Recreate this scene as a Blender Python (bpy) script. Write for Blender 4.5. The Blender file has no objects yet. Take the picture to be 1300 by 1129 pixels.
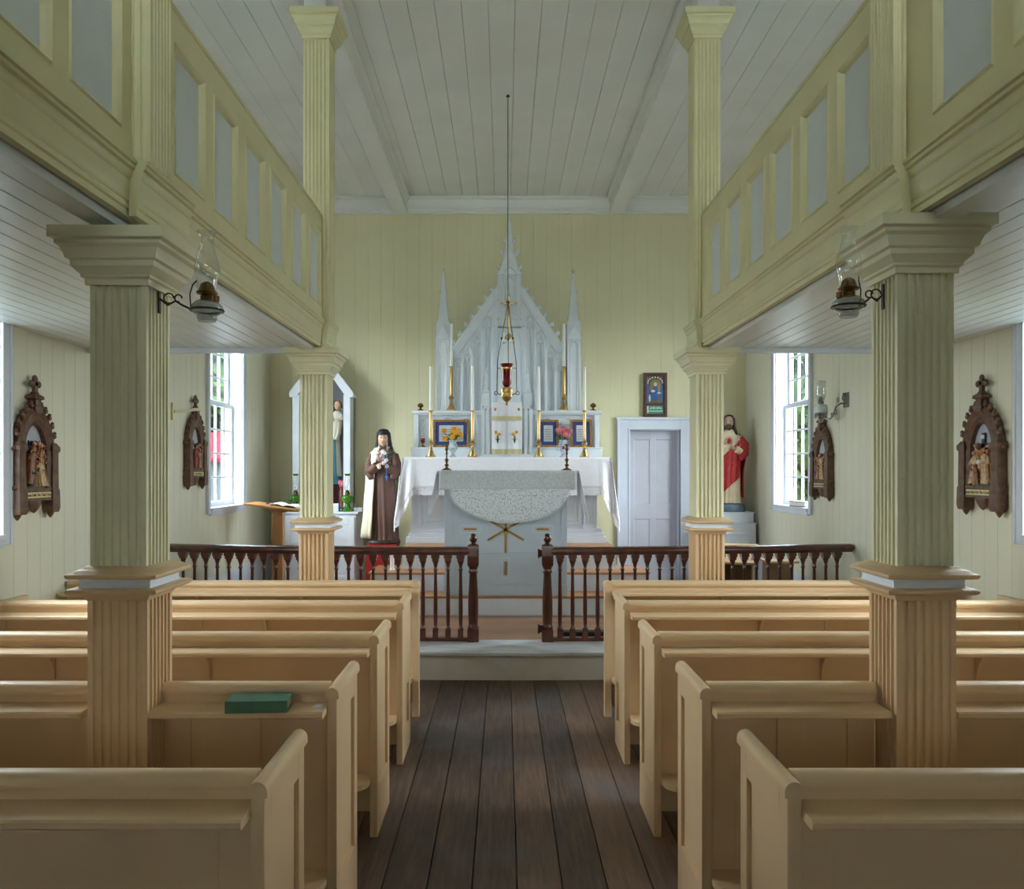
import bpy, bmesh, math, random
from math import sin, cos, pi, radians, sqrt, exp, floor, atan2
random.seed(7)
sc = bpy.context.scene
COL = sc.collection

# ------------------------------------------------------------------ camera
cam_d = bpy.data.cameras.new('camera')
cam = bpy.data.objects.new('camera', cam_d); COL.objects.link(cam)
cam.location = (-0.055, 0.0, 1.75)
cam.rotation_euler = (radians(90), 0, 0)
cam_d.sensor_fit = 'HORIZONTAL'; cam_d.sensor_width = 36.0
cam_d.lens = 36.0 * 1011 / 1300
cam_d.shift_x = 10 / 1300.0
cam_d.shift_y = 33.5 / 1300.0
cam_d.clip_start = 0.05; cam_d.clip_end = 300
sc.camera = cam

# ------------------------------------------------------------------ sky and exposure
world = bpy.data.worlds.new('sky'); sc.world = world; world.use_nodes = True
wn = world.node_tree.nodes; wl = world.node_tree.links
wn['Background'].inputs['Color'].default_value = (0.86, 0.93, 1.0, 1)
wn['Background'].inputs['Strength'].default_value = 26.0
vs = sc.view_settings
sc.display_settings.display_device = 'sRGB'
vs.view_transform = 'Standard'; vs.look = 'None'; vs.gamma = 1.0; vs.use_curve_mapping = False
vs.exposure = 0.12

HW = 3.18            # half width of the room
YB, YR = 10.65, -3.2  # altar wall, rear wall
ZC = 5.385           # ceiling
WIN = [(3.87, 4.93), (8.42, 9.48)]   # clear openings along the side walls
WZ0, WZ1 = 1.35, 3.67
DECK = 6.0           # galleries end here
ZS = 2.67            # soffit height

def daylight(name, loc, rot, sx, sy):
    l = bpy.data.lights.new(name, 'AREA'); l.shape = 'RECTANGLE'; l.size = sx; l.size_y = sy
    l.cycles.is_portal = True
    o = bpy.data.objects.new(name, l); COL.objects.link(o); o.location = loc; o.rotation_euler = rot
for (a, b) in WIN:
    for s in (-1, 1):
        daylight('window_portal', (s*(HW+0.22), (a+b)/2, (WZ0+WZ1)/2), (radians(90), 0, radians(90)*s), b-a, WZ1-WZ0)
for s in (-1, 1):
    daylight('window_portal', (s*1.625, YR-0.34, 2.125), (radians(90), 0, pi), 0.45, 1.25)
for x in (-1.5, 0.0, 1.5):
    daylight('window_portal', (x, YR-0.34, 4.40), (radians(90), 0, pi), 1.0, 1.3)

# ------------------------------------------------------------------ materials
def srgb(c):
    out = []
    for v in c:
        v /= 255.0
        out.append(v/12.92 if v <= 0.04045 else ((v+0.055)/1.055)**2.4)
    return (out[0], out[1], out[2], 1)
MATS = {}
def mat(name, rgb, rough=0.5, metal=0.0, var=0.05, scale=6.0, bump=0.0, spec=0.5, stretch=(1, 1, 1), rgb2=None, coat=0.0):
    if name in MATS: return MATS[name]
    m = bpy.data.materials.new(name); m.use_nodes = True
    nt = m.node_tree; n = nt.nodes; L = nt.links
    b = n['Principled BSDF']
    b.inputs['Roughness'].default_value = rough; b.inputs['Metallic'].default_value = metal
    b.inputs['Specular IOR Level'].default_value = spec
    if coat: b.inputs['Coat Weight'].default_value = coat; b.inputs['Coat Roughness'].default_value = 0.15
    tc = n.new('ShaderNodeTexCoord'); mp = n.new('ShaderNodeMapping'); mp.inputs['Scale'].default_value = stretch
    L.new(tc.outputs['Object'], mp.inputs['Vector'])
    nz = n.new('ShaderNodeTexNoise'); nz.inputs['Scale'].default_value = scale; nz.inputs['Detail'].default_value = 5
    L.new(mp.outputs['Vector'], nz.inputs['Vector'])
    cr = n.new('ShaderNodeValToRGB')
    c = srgb(rgb)
    if rgb2 is None:
        lo = tuple(max(0, x*(1-var*2)) for x in c[:3]) + (1,); hi = tuple(min(1, x*(1+var)) for x in c[:3]) + (1,)
    else: lo, hi = srgb(rgb2), c
    cr.color_ramp.elements[0].position = 0.3; cr.color_ramp.elements[0].color = lo
    cr.color_ramp.elements[1].position = 0.7; cr.color_ramp.elements[1].color = hi
    L.new(nz.outputs['Fac'], cr.inputs['Fac']); L.new(cr.outputs['Color'], b.inputs['Base Color'])
    if bump:
        bp = n.new('ShaderNodeBump'); bp.inputs['Strength'].default_value = bump; bp.inputs['Distance'].default_value = 0.01
        L.new(nz.outputs['Fac'], bp.inputs['Height']); L.new(bp.outputs['Normal'], b.inputs['Normal'])
    MATS[name] = m; return m

def thin_glass(name, tint=(1, 1, 1), gloss=0.9, base=0.04):
    m = bpy.data.materials.new(name); m.use_nodes = True
    nt = m.node_tree; n = nt.nodes; L = nt.links
    n.remove(n['Principled BSDF'])
    tr = n.new('ShaderNodeBsdfTransparent'); tr.inputs['Color'].default_value = (*tint, 1)
    gl = n.new('ShaderNodeBsdfGlossy'); gl.inputs['Roughness'].default_value = 0.03
    fr = n.new('ShaderNodeLayerWeight'); fr.inputs['Blend'].default_value = 0.25
    mu = n.new('ShaderNodeMath'); mu.operation = 'MULTIPLY_ADD'; mu.inputs[1].default_value = gloss*0.6; mu.inputs[2].default_value = base
    mx = n.new('ShaderNodeMixShader')
    L.new(fr.outputs['Facing'], mu.inputs[0]); L.new(mu.outputs[0], mx.inputs['Fac'])
    L.new(tr.outputs[0], mx.inputs[1]); L.new(gl.outputs[0], mx.inputs[2])
    L.new(mx.outputs[0], n['Material Output'].inputs['Surface'])
    MATS[name] = m; return m

def lace_mat(name, rgb, scale=38.0, hole=0.42, thin=0.0):
    m = bpy.data.materials.new(name); m.use_nodes = True
    nt = m.node_tree; n = nt.nodes; L = nt.links
    b = n['Principled BSDF']; b.inputs['Base Color'].default_value = srgb(rgb); b.inputs['Roughness'].default_value = 0.9
    tc = n.new('ShaderNodeTexCoord'); vo = n.new('ShaderNodeTexVoronoi'); vo.inputs['Scale'].default_value = scale
    vo2 = n.new('ShaderNodeTexVoronoi'); vo2.inputs['Scale'].default_value = scale*0.2
    L.new(tc.outputs['Object'], vo.inputs['Vector']); L.new(tc.outputs['Object'], vo2.inputs['Vector'])
    a = n.new('ShaderNodeMath'); a.operation = 'GREATER_THAN'; a.inputs[1].default_value = hole
    rg = n.new('ShaderNodeMath'); rg.operation = 'PINGPONG'; rg.inputs[1].default_value = 0.16
    c = n.new('ShaderNodeMath'); c.operation = 'LESS_THAN'; c.inputs[1].default_value = 0.045
    L.new(vo2.outputs['Distance'], rg.inputs[0])
    mx = n.new('ShaderNodeMath'); mx.operation = 'MAXIMUM'
    L.new(vo.outputs['Distance'], a.inputs[0]); L.new(rg.outputs[0], c.inputs[0])
    al_ = n.new('ShaderNodeMapRange'); al_.inputs['To Min'].default_value = thin; al_.inputs['To Max'].default_value = 0.93
    L.new(a.outputs[0], mx.inputs[0]); L.new(c.outputs[0], mx.inputs[1]); L.new(mx.outputs[0], al_.inputs['Value']); L.new(al_.outputs['Result'], b.inputs['Alpha'])
    MATS[name] = m; return m

M_PEW = mat('pew_tan_paint', (220, 188, 147), 0.42, var=0.04, scale=3)
M_CREAM = mat('column_cream_paint', (224, 219, 184), 0.42, var=0.03, scale=4)
M_GAL = mat('gallery_cream_paint', (220, 214, 170), 0.42, var=0.03, scale=4)
M_WALLB = mat('altar_wall_yellow_paint', (224, 218, 180), 0.55, var=0.03, scale=1.2)
M_WALL = mat('side_wall_cream_paint', (218, 216, 194), 0.55, var=0.03, scale=1.2)
M_CEIL = mat('ceiling_white_paint', (238, 239, 236), 0.6, var=0.03, scale=1.5)
M_SOFF = mat('soffit_white_paint', (222, 226, 226), 0.35, var=0.03, scale=2)
M_WHITE = mat('white_paint', (226, 232, 240), 0.4, var=0.02)
M_ALTW = mat('altar_white_paint', (224, 231, 236), 0.4, var=0.02)
M_ALTT = mat('altar_blue_grey_paint', (196, 208, 218), 0.4, var=0.02)
M_TRIM = mat('blue_white_trim_paint', (211, 218, 229), 0.4, var=0.02)
M_PANEL = mat('gallery_panel_white', (214, 220, 222), 0.4, var=0.02)
M_DOOR = mat('door_lilac_white_paint', (204, 204, 214), 0.45, var=0.02)
M_MAHO = mat('mahogany_varnish', (98, 48, 32), 0.25, var=0.25, scale=10, stretch=(1, 1, 0.25), rgb2=(62, 28, 20), coat=0.4)
M_TREAD = mat('oak_tread', (190, 140, 96), 0.4, rgb2=(150, 104, 68), scale=9, stretch=(0.15, 1, 1))
M_OAK = mat('oak_varnish', (186, 136, 80), 0.4, rgb2=(150, 102, 56), scale=8, stretch=(1, 1, 0.2))
M_BOARD = mat('chancel_floor_wood', (158, 118, 88), 0.4, rgb2=(112, 80, 58), scale=6, stretch=(0.2, 1, 1))
M_NOSE = mat('step_marbled_paint', (222, 224, 226), 0.35, rgb2=(176, 178, 180), scale=5, stretch=(0.5, 2, 1))
M_RISER = mat('step_riser_paint', (214, 210, 200), 0.5)
M_BRASS = mat('brass', (208, 176, 118), 0.34, metal=1.0, var=0.1, scale=20)
M_GOLDP = mat('gold_paint', (170, 132, 62), 0.4, metal=0.5)
M_BRASSD = mat('aged_brass', (122, 94, 54), 0.4, metal=0.9, var=0.2, scale=30)
M_IRON = mat('dark_iron', (60, 56, 52), 0.45, metal=0.7)
M_SILV = mat('silvered_iron', (150, 150, 150), 0.35, metal=0.8)
M_BROWN = mat('carved_brown_wood', (112, 80, 56), 0.5, rgb2=(70, 46, 32), scale=22, bump=0.3)
M_CANDLE = mat('wax', (240, 240, 236), 0.5, var=0.01)
M_LINEN = mat('white_linen', (240, 240, 246), 0.85, var=0.02, scale=30, bump=0.1)
M_LINEN2 = mat('grey_white_linen', (216, 222, 224), 0.85, rgb2=(190, 197, 200), scale=45, bump=0.2)
M_LACE = lace_mat('lace', (244, 244, 250), 40, 0.36, 0.05)
M_LACE2 = lace_mat('altar_lace', (230, 236, 240), 62, 0.34, 0.42)
M_GLASS = thin_glass('window_glass', (0.97, 0.99, 0.98), 0.3, 0.02)
M_LAMPG = thin_glass('lamp_glass', (0.97, 0.98, 0.98), 0.9, 0.05)
M_FONT = thin_glass('lamp_font_glass', (0.55, 0.58, 0.58), 0.9, 0.08)
M_GREENG = mat('green_glass', (84, 150, 52), 0.1, var=0.1); M_GREENG.node_tree.nodes['Principled BSDF'].inputs['Transmission Weight'].default_value = 0.4
M_REDG = mat('ruby_glass', (120, 12, 22), 0.08, var=0.1)
M_FLOOR = None
M_SKIN = mat('painted_skin', (222, 178, 148), 0.45)
M_BLACK = mat('black_cloth', (26, 25, 28), 0.6)
M_HABIT = mat('brown_habit', (104, 72, 60), 0.6, var=0.06)
M_CLOAK = mat('cream_cloak', (232, 224, 196), 0.6)
M_RED = mat('red_mantle', (176, 30, 34), 0.55, var=0.1)
M_REDC = mat('red_cloth', (178, 24, 30), 0.8)
M_BLUE = mat('blue_robe', (70, 140, 160), 0.5, var=0.1)
M_HAIR = mat('brown_hair', (86, 62, 48), 0.6)
M_DARK = mat('dark_line', (40, 30, 28), 0.5)
M_LIP = mat('lip', (170, 90, 84), 0.5)
M_GREYN = mat('niche_grey', (120, 122, 128), 0.7)
M_LEAF = mat('green_leaf', (70, 110, 50), 0.6, var=0.3, scale=30)
M_TREEL = mat('tree_leaf', (66, 90, 50), 0.7, spec=0.0, rgb2=(46, 66, 36), scale=0.6)
M_SHED = mat('grey_boards', (66, 72, 76), 0.8, spec=0.0)
M_SHEDR = mat('red_roof_paint', (92, 26, 36), 0.8, spec=0.0)
M_GRASS = mat('grass', (54, 64, 42), 0.9, spec=0.0, rgb2=(42, 52, 34), scale=1.2)
M_YEL = mat('yellow_petal', (240, 190, 40), 0.6, rgb2=(226, 140, 20), scale=40)
M_PINK = mat('pink_petal', (232, 140, 150), 0.6, rgb2=(206, 96, 116), scale=40)
M_PAPER = mat('paper', (236, 236, 232), 0.8, var=0.02)
M_NAVY = mat('navy_mat', (36, 62, 128), 0.5, var=0.2, scale=40)
M_GOLDF = mat('gilt_frame', (170, 128, 62), 0.4, metal=0.4, rgb2=(120, 84, 40), scale=40)
M_BOOKG = mat('green_bookcloth', (66, 112, 86), 0.6, var=0.15, scale=20)
M_PAGES = mat('page_edges', (190, 180, 150), 0.8, rgb2=(150, 140, 112), scale=60, stretch=(0.1, 0.1, 6))

def floor_material():
    m = bpy.data.materials.new('worn_dark_floorboards'); m.use_nodes = True
    nt = m.node_tree; n = nt.nodes; L = nt.links; b = n['Principled BSDF']
    tc = n.new('ShaderNodeTexCoord'); sp = n.new('ShaderNodeSeparateXYZ'); L.new(tc.outputs['Object'], sp.inputs[0])
    dv = n.new('ShaderNodeMath'); dv.operation = 'DIVIDE'; dv.inputs[1].default_value = 0.19
    fl = n.new('ShaderNodeMath'); fl.operation = 'FLOOR'
    L.new(sp.outputs['X'], dv.inputs[0]); L.new(dv.outputs[0], fl.inputs[0])
    wn_ = n.new('ShaderNodeTexWhiteNoise'); wn_.noise_dimensions = '1D'; L.new(fl.outputs[0], wn_.inputs['W'])
    mp = n.new('ShaderNodeMapping'); mp.inputs['Scale'].default_value = (14, 0.9, 1); L.new(tc.outputs['Object'], mp.inputs[0])
    nz = n.new('ShaderNodeTexNoise'); nz.inputs['Scale'].default_value = 3; nz.inputs['Detail'].default_value = 8; nz.inputs['Roughness'].default_value = 0.7
    L.new(mp.outputs[0], nz.inputs['Vector'])
    big = n.new('ShaderNodeTexNoise'); big.inputs['Scale'].default_value = 1.3; big.inputs['Detail'].default_value = 4; L.new(tc.outputs['Object'], big.inputs['Vector'])
    r1 = n.new('ShaderNodeValToRGB'); e = r1.color_ramp.elements
    e[0].position = 0.3; e[0].color = srgb((62, 47, 39)); e[1].position = 0.75; e[1].color = srgb((126, 98, 78))
    ad = n.new('ShaderNodeMath'); ad.operation = 'MULTIPLY_ADD'; ad.inputs[1].default_value = 0.35
    L.new(wn_.outputs['Value'], ad.inputs[0]); 
    sb = n.new('ShaderNodeMath'); sb.operation = 'SUBTRACT'; sb.inputs[1].default_value = 0.17
    L.new(nz.outputs['Fac'], sb.inputs[0]); L.new(sb.outputs[0], ad.inputs[2]); L.new(ad.outputs[0], r1.inputs['Fac'])
    r2 = n.new('ShaderNodeValToRGB'); e = r2.color_ramp.elements
    e[0].position = 0.5; e[0].color = (0, 0, 0, 1); e[1].position = 0.7; e[1].color = (1, 1, 1, 1)
    L.new(big.outputs['Fac'], r2.inputs['Fac'])
    mx = n.new('ShaderNodeMixRGB'); mx.inputs['Color2'].default_value = srgb((98, 98, 102))
    ml = n.new('ShaderNodeMath'); ml.operation = 'MULTIPLY'; ml.inputs[1].default_value = 0.65
    L.new(r2.outputs['Color'], ml.inputs[0]); L.new(ml.outputs[0], mx.inputs['Fac'])
    L.new(r1.outputs['Color'], mx.inputs['Color1']); L.new(mx.outputs[0], b.inputs['Base Color'])
    b.inputs['Roughness'].default_value = 0.5
    bp = n.new('ShaderNodeBump'); bp.inputs['Strength'].default_value = 0.25; bp.inputs['Distance'].default_value = 0.01
    L.new(nz.outputs['Fac'], bp.inputs['Height']); L.new(bp.outputs[0], b.inputs['Normal'])
    return m
M_FLOOR = floor_material()

# ------------------------------------------------------------------ mesh building helpers
class MB:
    def __init__(s): s.v = []; s.f = []; s.m = []; s.cur = 0
    def add(s, vs, fs):
        k = len(s.v); s.v += [tuple(p) for p in vs]
        for f in fs: s.f.append([k+i for i in f]); s.m.append(s.cur)
        return s
    def box(s, x0, x1, y0, y1, z0, z1):
        return s.add([(x0,y0,z0),(x1,y0,z0),(x1,y1,z0),(x0,y1,z0),(x0,y0,z1),(x1,y0,z1),(x1,y1,z1),(x0,y1,z1)],
              [(0,3,2,1),(4,5,6,7),(0,1,5,4),(1,2,6,5),(2,3,7,6),(3,0,4,7)])
    def prism(s, pts, axis, a0, a1):
        n = len(pts)
        def P(p, a): return (a,p[0],p[1]) if axis == 'x' else (p[0],a,p[1]) if axis == 'y' else (p[0],p[1],a)
        vs = [P(p, a0) for p in pts] + [P(p, a1) for p in pts]
        fs = [tuple(range(n))[::-1], tuple(range(n, 2*n))] + [(i, (i+1) % n, n+(i+1) % n, n+i) for i in range(n)]
        return s.add(vs, fs)
    def lathe(s, prof, c=(0,0,0), n=20, sx=1, sy=1):
        vs = []; fs = []; k = len(prof)
        for (r, z) in prof:
            for i in range(n):
                a = 2*pi*i/n; vs.append((c[0]+sx*r*cos(a), c[1]+sy*r*sin(a), c[2]+z))
        for j in range(k-1):
            for i in range(n):
                fs.append((j*n+i, j*n+(i+1) % n, (j+1)*n+(i+1) % n, (j+1)*n+i))
        if prof[0][0] > 1e-5: fs.append(tuple(range(n))[::-1])
        if prof[-1][0] > 1e-5: fs.append(tuple((k-1)*n+i for i in range(n)))
        return s.add(vs, fs)
    def sq(s, prof, c=(0,0,0)):
        vs = []; fs = []; k = len(prof)
        for (h, z) in prof:
            hx, hy = h if isinstance(h, tuple) else (h, h)
            vs += [(c[0]-hx,c[1]-hy,c[2]+z),(c[0]+hx,c[1]-hy,c[2]+z),(c[0]+hx,c[1]+hy,c[2]+z),(c[0]-hx,c[1]+hy,c[2]+z)]
        for j in range(k-1):
            for i in range(4): fs.append((j*4+i, j*4+(i+1) % 4, (j+1)*4+(i+1) % 4, (j+1)*4+i))
        fs.append((3,2,1,0)); fs.append(tuple((k-1)*4+i for i in range(4)))
        return s.add(vs, fs)
    def tube(s, pts, r, n=8, caps=True):
        from mathutils import Vector
        P = [Vector(p) for p in pts]; k = len(P); R = r if isinstance(r, (list, tuple)) else [r]*k
        vs = []; fs = []; up = None
        for j in range(k):
            t = (P[min(j+1, k-1)]-P[max(j-1, 0)])
            if t.length < 1e-9: t = Vector((0, 0, 1))
            t.normalize()
            if up is None: up = Vector((0, 0, 1)) if abs(t.z) < 0.9 else Vector((1, 0, 0))
            a = t.cross(up)
            if a.length < 1e-6: a = t.cross(Vector((0, 1, 0)))
            a.normalize(); b = a.cross(t); up = b
            for i in range(n):
                q = P[j] + R[j]*(a*cos(2*pi*i/n)+b*sin(2*pi*i/n)); vs.append(tuple(q))
        for j in range(k-1):
            for i in range(n): fs.append((j*n+i, j*n+(i+1) % n, (j+1)*n+(i+1) % n, (j+1)*n+i))
        if caps: fs.append(tuple(range(n))[::-1]); fs.append(tuple((k-1)*n+i for i in range(n)))
        return s.add(vs, fs)
    def ell(s, c, r, nu=14, nv=9, fn=None):
        if not isinstance(r, tuple): r = (r, r, r)
        vs = [(0, 0, -1)]; fs = []
        for j in range(1, nv):
            p = -pi/2+pi*j/nv
            for i in range(nu):
                a = 2*pi*i/nu; vs.append((cos(p)*cos(a), cos(p)*sin(a), sin(p)))
        vs.append((0, 0, 1))
        for i in range(nu):
            fs.append((0, 1+(i+1) % nu, 1+i))
            fs.append((len(vs)-1, 1+(nv-2)*nu+i, 1+(nv-2)*nu+(i+1) % nu))
        for j in range(nv-2):
            for i in range(nu):
                fs.append((1+j*nu+i, 1+j*nu+(i+1) % nu, 1+(j+1)*nu+(i+1) % nu, 1+(j+1)*nu+i))
        if fn: vs = [fn(*v) for v in vs]
        return s.add([(c[0]+r[0]*x, c[1]+r[1]*y, c[2]+r[2]*z) for x, y, z in vs], fs)
    def grid(s, fn, nu, nv, wrap=False):
        vs = [fn(i/nu, j/nv) for j in range(nv+1) for i in range(nu+1)]
        fs = [(j*(nu+1)+i, j*(nu+1)+i+1, (j+1)*(nu+1)+i+1, (j+1)*(nu+1)+i) for j in range(nv) for i in range(nu)]
        return s.add(vs, fs)
    def build(s, name, mats, parent=None, world=False, smooth=None, solid=0, bevel=0, recalc=True):
        off = (0, 0, 0)
        if world and parent is not None:
            p = parent; off = [0, 0, 0]
            while p is not None:
                off = [off[i]+p.location[i] for i in range(3)]; p = p.parent
        me = bpy.data.meshes.new(name)
        me.from_pydata([(v[0]-off[0], v[1]-off[1], v[2]-off[2]) for v in s.v], [], s.f)
        if not isinstance(mats, (list, tuple)): mats = [mats]
        for m in mats: me.materials.append(m)
        me.polygons.foreach_set('material_index', s.m)
        if recalc:
            bm = bmesh.new(); bm.from_mesh(me); bmesh.ops.recalc_face_normals(bm, faces=bm.faces); bm.to_mesh(me); bm.free()
        if smooth:
            me.polygons.foreach_set('use_smooth', [True]*len(me.polygons)); me.set_sharp_from_angle(angle=radians(smooth))
        me.update()
        o = bpy.data.objects.new(name, me); COL.objects.link(o)
        if parent is not None: o.parent = parent
        if solid:
            md = o.modifiers.new('solid', 'SOLIDIFY'); md.thickness = solid; md.offset = 0
        if bevel:
            md = o.modifiers.new('edges', 'BEVEL'); md.width = bevel; md.segments = 2; md.limit_method = 'ANGLE'
        return o

def thing(name, label, cat, loc=(0, 0, 0), group=None, rz=0):
    o = bpy.data.objects.new(name, None); COL.objects.link(o)
    o.location = loc; o.rotation_euler = (0, 0, rz); o.empty_display_size = 0.1
    o['label'] = label; o['category'] = cat
    if group: o['group'] = group
    return o
def tag(o, label, cat, group=None, kind=None):
    o['label'] = label; o['category'] = cat
    if group: o['group'] = group
    if kind: o['kind'] = kind
    return o
def struct(o): o['kind'] = 'structure'; return o
def sempty(name, loc=(0, 0, 0)):
    o = bpy.data.objects.new(name, None); COL.objects.link(o); o.location = loc; o.empty_display_size = 0.1
    return struct(o)
def copy_tree(o, parent=None):
    c = o.copy(); COL.objects.link(c)
    if parent is not None: c.parent = parent
    for ch in list(o.children): copy_tree(ch, c)
    return c

def boards(mb, fn, u0, u1, w0, w1, step, gap=0.006, depth=0.006, phase=0.0):
    """Boards with real V joints: fn(u, w, d) gives the point u across, w along, d into the wall."""
    us = [(u0, 0)]
    k = math.ceil((u0-phase)/step)
    while phase+k*step < u1-gap:
        c = phase+k*step
        if c > u0+gap: us += [(c-gap/2, 0), (c, depth), (c+gap/2, 0)]
        k += 1
    us.append((u1, 0))
    vs = []; fs = []
    for (u, d) in us: vs += [fn(u, w0, d), fn(u, w1, d)]
    for i in range(len(us)-1): fs.append((2*i, 2*i+2, 2*i+3, 2*i+1))
    mb.add(vs, fs)

# ================================================================== ROOM SHELL
mb = MB(); boards(mb, lambda u, w, d: (u, w, -d), -HW-0.3, HW+0.3, YR-0.3, YB+0.3, 0.19, 0.007, 0.012); mb.box(-HW-0.3, HW+0.3, YR-0.3, YB+0.3, -0.3, -0.014)
struct(mb.build('floor', M_FLOOR, recalc=False))
mb = MB(); boards(mb, lambda u, w, d: (u, w, ZC+d), -HW-0.3, HW+0.3, YR-0.3, YB+0.3, 0.21, 0.006, 0.01, 0.03); mb.box(-HW-0.4, HW+0.4, YR-0.4, YB+0.4, ZC+0.012, ZC+0.3)
struct(mb.build('ceiling', M_CEIL, recalc=False))

def side_wall(s, name):
    mb = MB()
    def blk(y0, y1, z0, z1):
        a, b = sorted((s*(HW+0.008), s*(HW+0.19)))
        mb.box(a, b, y0, y1, z0, z1)
        boards(mb, lambda u, w, d: (s*(HW+d), u, w), y0, y1, z0, z1, 0.145, 0.003, 0.004)
    ys = [YR-0.3]
    for a, b in WIN: ys += [a, b]
    ys.append(YB+0.3)
    for i in range(0, len(ys), 2): blk(ys[i], ys[i+1], 0, ZC)
    for a, b in WIN: blk(a, b, 0, WZ0); blk(a, b, WZ1, ZC)
    return struct(mb.build(name, M_WALL, recalc=False))
side_wall(-1, 'wall_left'); side_wall(1, 'wall_right')
DX0, DX1, DZ0, DZ1 = 1.62, 2.294, 0.237, 2.30
mb = MB()
for (x0, x1, z0, z1) in ((-HW, DX0, 0, ZC), (DX1, HW, 0, ZC), (DX0, DX1, DZ1, ZC), (DX0, DX1, 0, DZ0)):
    mb.box(x0, x1, YB+0.008, YB+0.3, z0, z1)
    boards(mb, lambda u, w, d: (u, YB+d, w), x0, x1, z0, z1, 0.17, 0.003, 0.004)
struct(mb.build('wall_front', M_WALLB, recalc=False))
mb = MB()
RW = [(-1.85, -1.40, 1.5, 2.75), (1.40, 1.85, 1.5, 2.75), (-2.0, -1.0, 3.75, 5.05), (-0.5, 0.5, 3.75, 5.05), (1.0, 2.0, 3.75, 5.05)]
def rear_strip(z0, z1, gaps):
    x = -HW
    for (g0, g1) in gaps: mb.box(x, g0, YR-0.3, YR, z0, z1); x = g1
    mb.box(x, HW, YR-0.3, YR, z0, z1)
rear_strip(0, 1.5, []); rear_strip(1.5, 2.75, [(-1.85, -1.40), (1.40, 1.85)]); rear_strip(2.75, 3.75, []); rear_strip(3.75, 5.05, [(-2.0, -1.0), (-0.5, 0.5), (1.0, 2.0)]); rear_strip(5.05, ZC, [])
struct(mb.build('wall_rear', M_WALLB))

# ceiling beams and cornices
def trim(n, mb, m, **k): return struct(mb.build('trim_%d' % n, m, **k))
for i, s in enumerate((-1, 1)):
    mb = MB()
    a = 1.45*s
    prof = [(a-0.10, 5.195), (a+0.10, 5.195), (a+0.10, 5.30), (a+0.115, 5.31), (a+0.115, 5.335), (a+0.14, 5.36), (a+0.14, ZC), (a-0.14, ZC), (a-0.14, 5.36), (a-0.115, 5.335), (a-0.115, 5.31), (a-0.10, 5.30)]
    mb.prism(prof, 'y', YR, YB); trim(1+i, mb, M_CEIL)
mb = MB()
mb.prism([(YB, ZC), (YB-0.13, ZC), (YB-0.13, 5.355), (YB-0.10, 5.345), (YB-0.07, 5.30), (YB-0.05, 5.265), (YB-0.05, 5.235), (YB-0.03, 5.22), (YB-0.03, 5.19), (YB, 5.185)], 'x', -HW, HW)
trim(3, mb, M_CEIL)
for i, s in enumerate((-1, 1)):
    mb = MB(); mb.prism([(s*HW, ZC), (s*(HW-0.12), ZC), (s*(HW-0.10), 5.33), (s*(HW-0.05), 5.25), (s*HW, 5.2)], 'y', YR, YB-0.13); trim(4+i, mb, M_CEIL)
for s, nm in ((-1, 'left'), (1, 'right')):
    mb = MB(); a, b = sorted((s*HW, s*(HW-0.02))); mb.box(a, b, YR, 6.85, 0, 0.18); mb.box(a, b, 7.5, YB, 0.237, 0.62)
    struct(mb.build('baseboard_'+nm, M_TRIM))

# windows ----------------------------------------------------------
def make_window(n, s, a, b):
    """Deep reveal, architrave, two sashes of 4 x 4 panes."""
    w = sempty('window_%d' % n, (s*HW, (a+b)/2, WZ0))
    X = lambda d: s*(HW+d)
    def bx(mb, d0, d1, y0, y1, z0, z1):
        p, q = sorted((X(d0), X(d1))); mb.box(p, q, y0, y1, z0, z1)
    mb = MB()
    for (y0, y1) in ((a-0.085, a), (b, b+0.085)):
        bx(mb, -0.025, 0, y0, y1, WZ0-0.06, WZ1+0.09); bx(mb, -0.035, -0.02, (y0 if y0 < a else y1-0.02), (y0+0.02 if y0 < a else y1), WZ0-0.06, WZ1+0.09)
    bx(mb, -0.025, 0, a, b, WZ1, WZ1+0.09)
    bx(mb, -0.045, 0.20, a, b, WZ0-0.035, WZ0+0.006); bx(mb, -0.03, 0, a, b, WZ0-0.075, WZ0-0.035)
    mb.build('architrave', M_TRIM, w, world=True, bevel=0.004)
    mb = MB()
    bx(mb, 0.0, 0.195, a-0.004, a+0.012, WZ0, WZ1); bx(mb, 0.0, 0.195, b-0.012, b+0.004, WZ0, WZ1); bx(mb, 0, 0.195, a, b, WZ1-0.012, WZ1+0.004)
    mb.build('reveal', M_WHITE, w, world=True)
    for (d, z0, z1) in ((0.10, WZ0, 2.53), (0.145, 2.49, WZ1-0.012)):
        mb = MB(); y0, y1 = a+0.012, b-0.012
        for (p, q) in ((y0, y0+0.05), (y1-0.05, y1)): bx(mb, d, d+0.04, p, q, z0, z1)
        bx(mb, d, d+0.04, y0+0.05, y1-0.05, z0, z0+0.06); bx(mb, d, d+0.04, y0+0.05, y1-0.05, z1-0.045, z1)
        for k in range(1, 4):
            yy = y0+0.05+(y1-y0-0.1)*k/4; bx(mb, d+0.006, d+0.033, yy-0.011, yy+0.011, z0+0.05, z1-0.04)
            zz = z0+0.06+(z1-z0-0.105)*k/4; bx(mb, d+0.009, d+0.031, y0+0.04, y1-0.04, zz-0.011, zz+0.011)
        sash = mb.build('sash', M_WHITE, w, world=True)
        mb = MB(); bx(mb, d+0.02, d+0.022, y0+0.03, y1-0.03, z0+0.03, z1-0.03); mb.build('pane', M_GLASS, sash, world=True)
k = 0
for s in (-1, 1):
    for (a, b) in WIN:
        k += 1; make_window(k, s, a, b)
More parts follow.
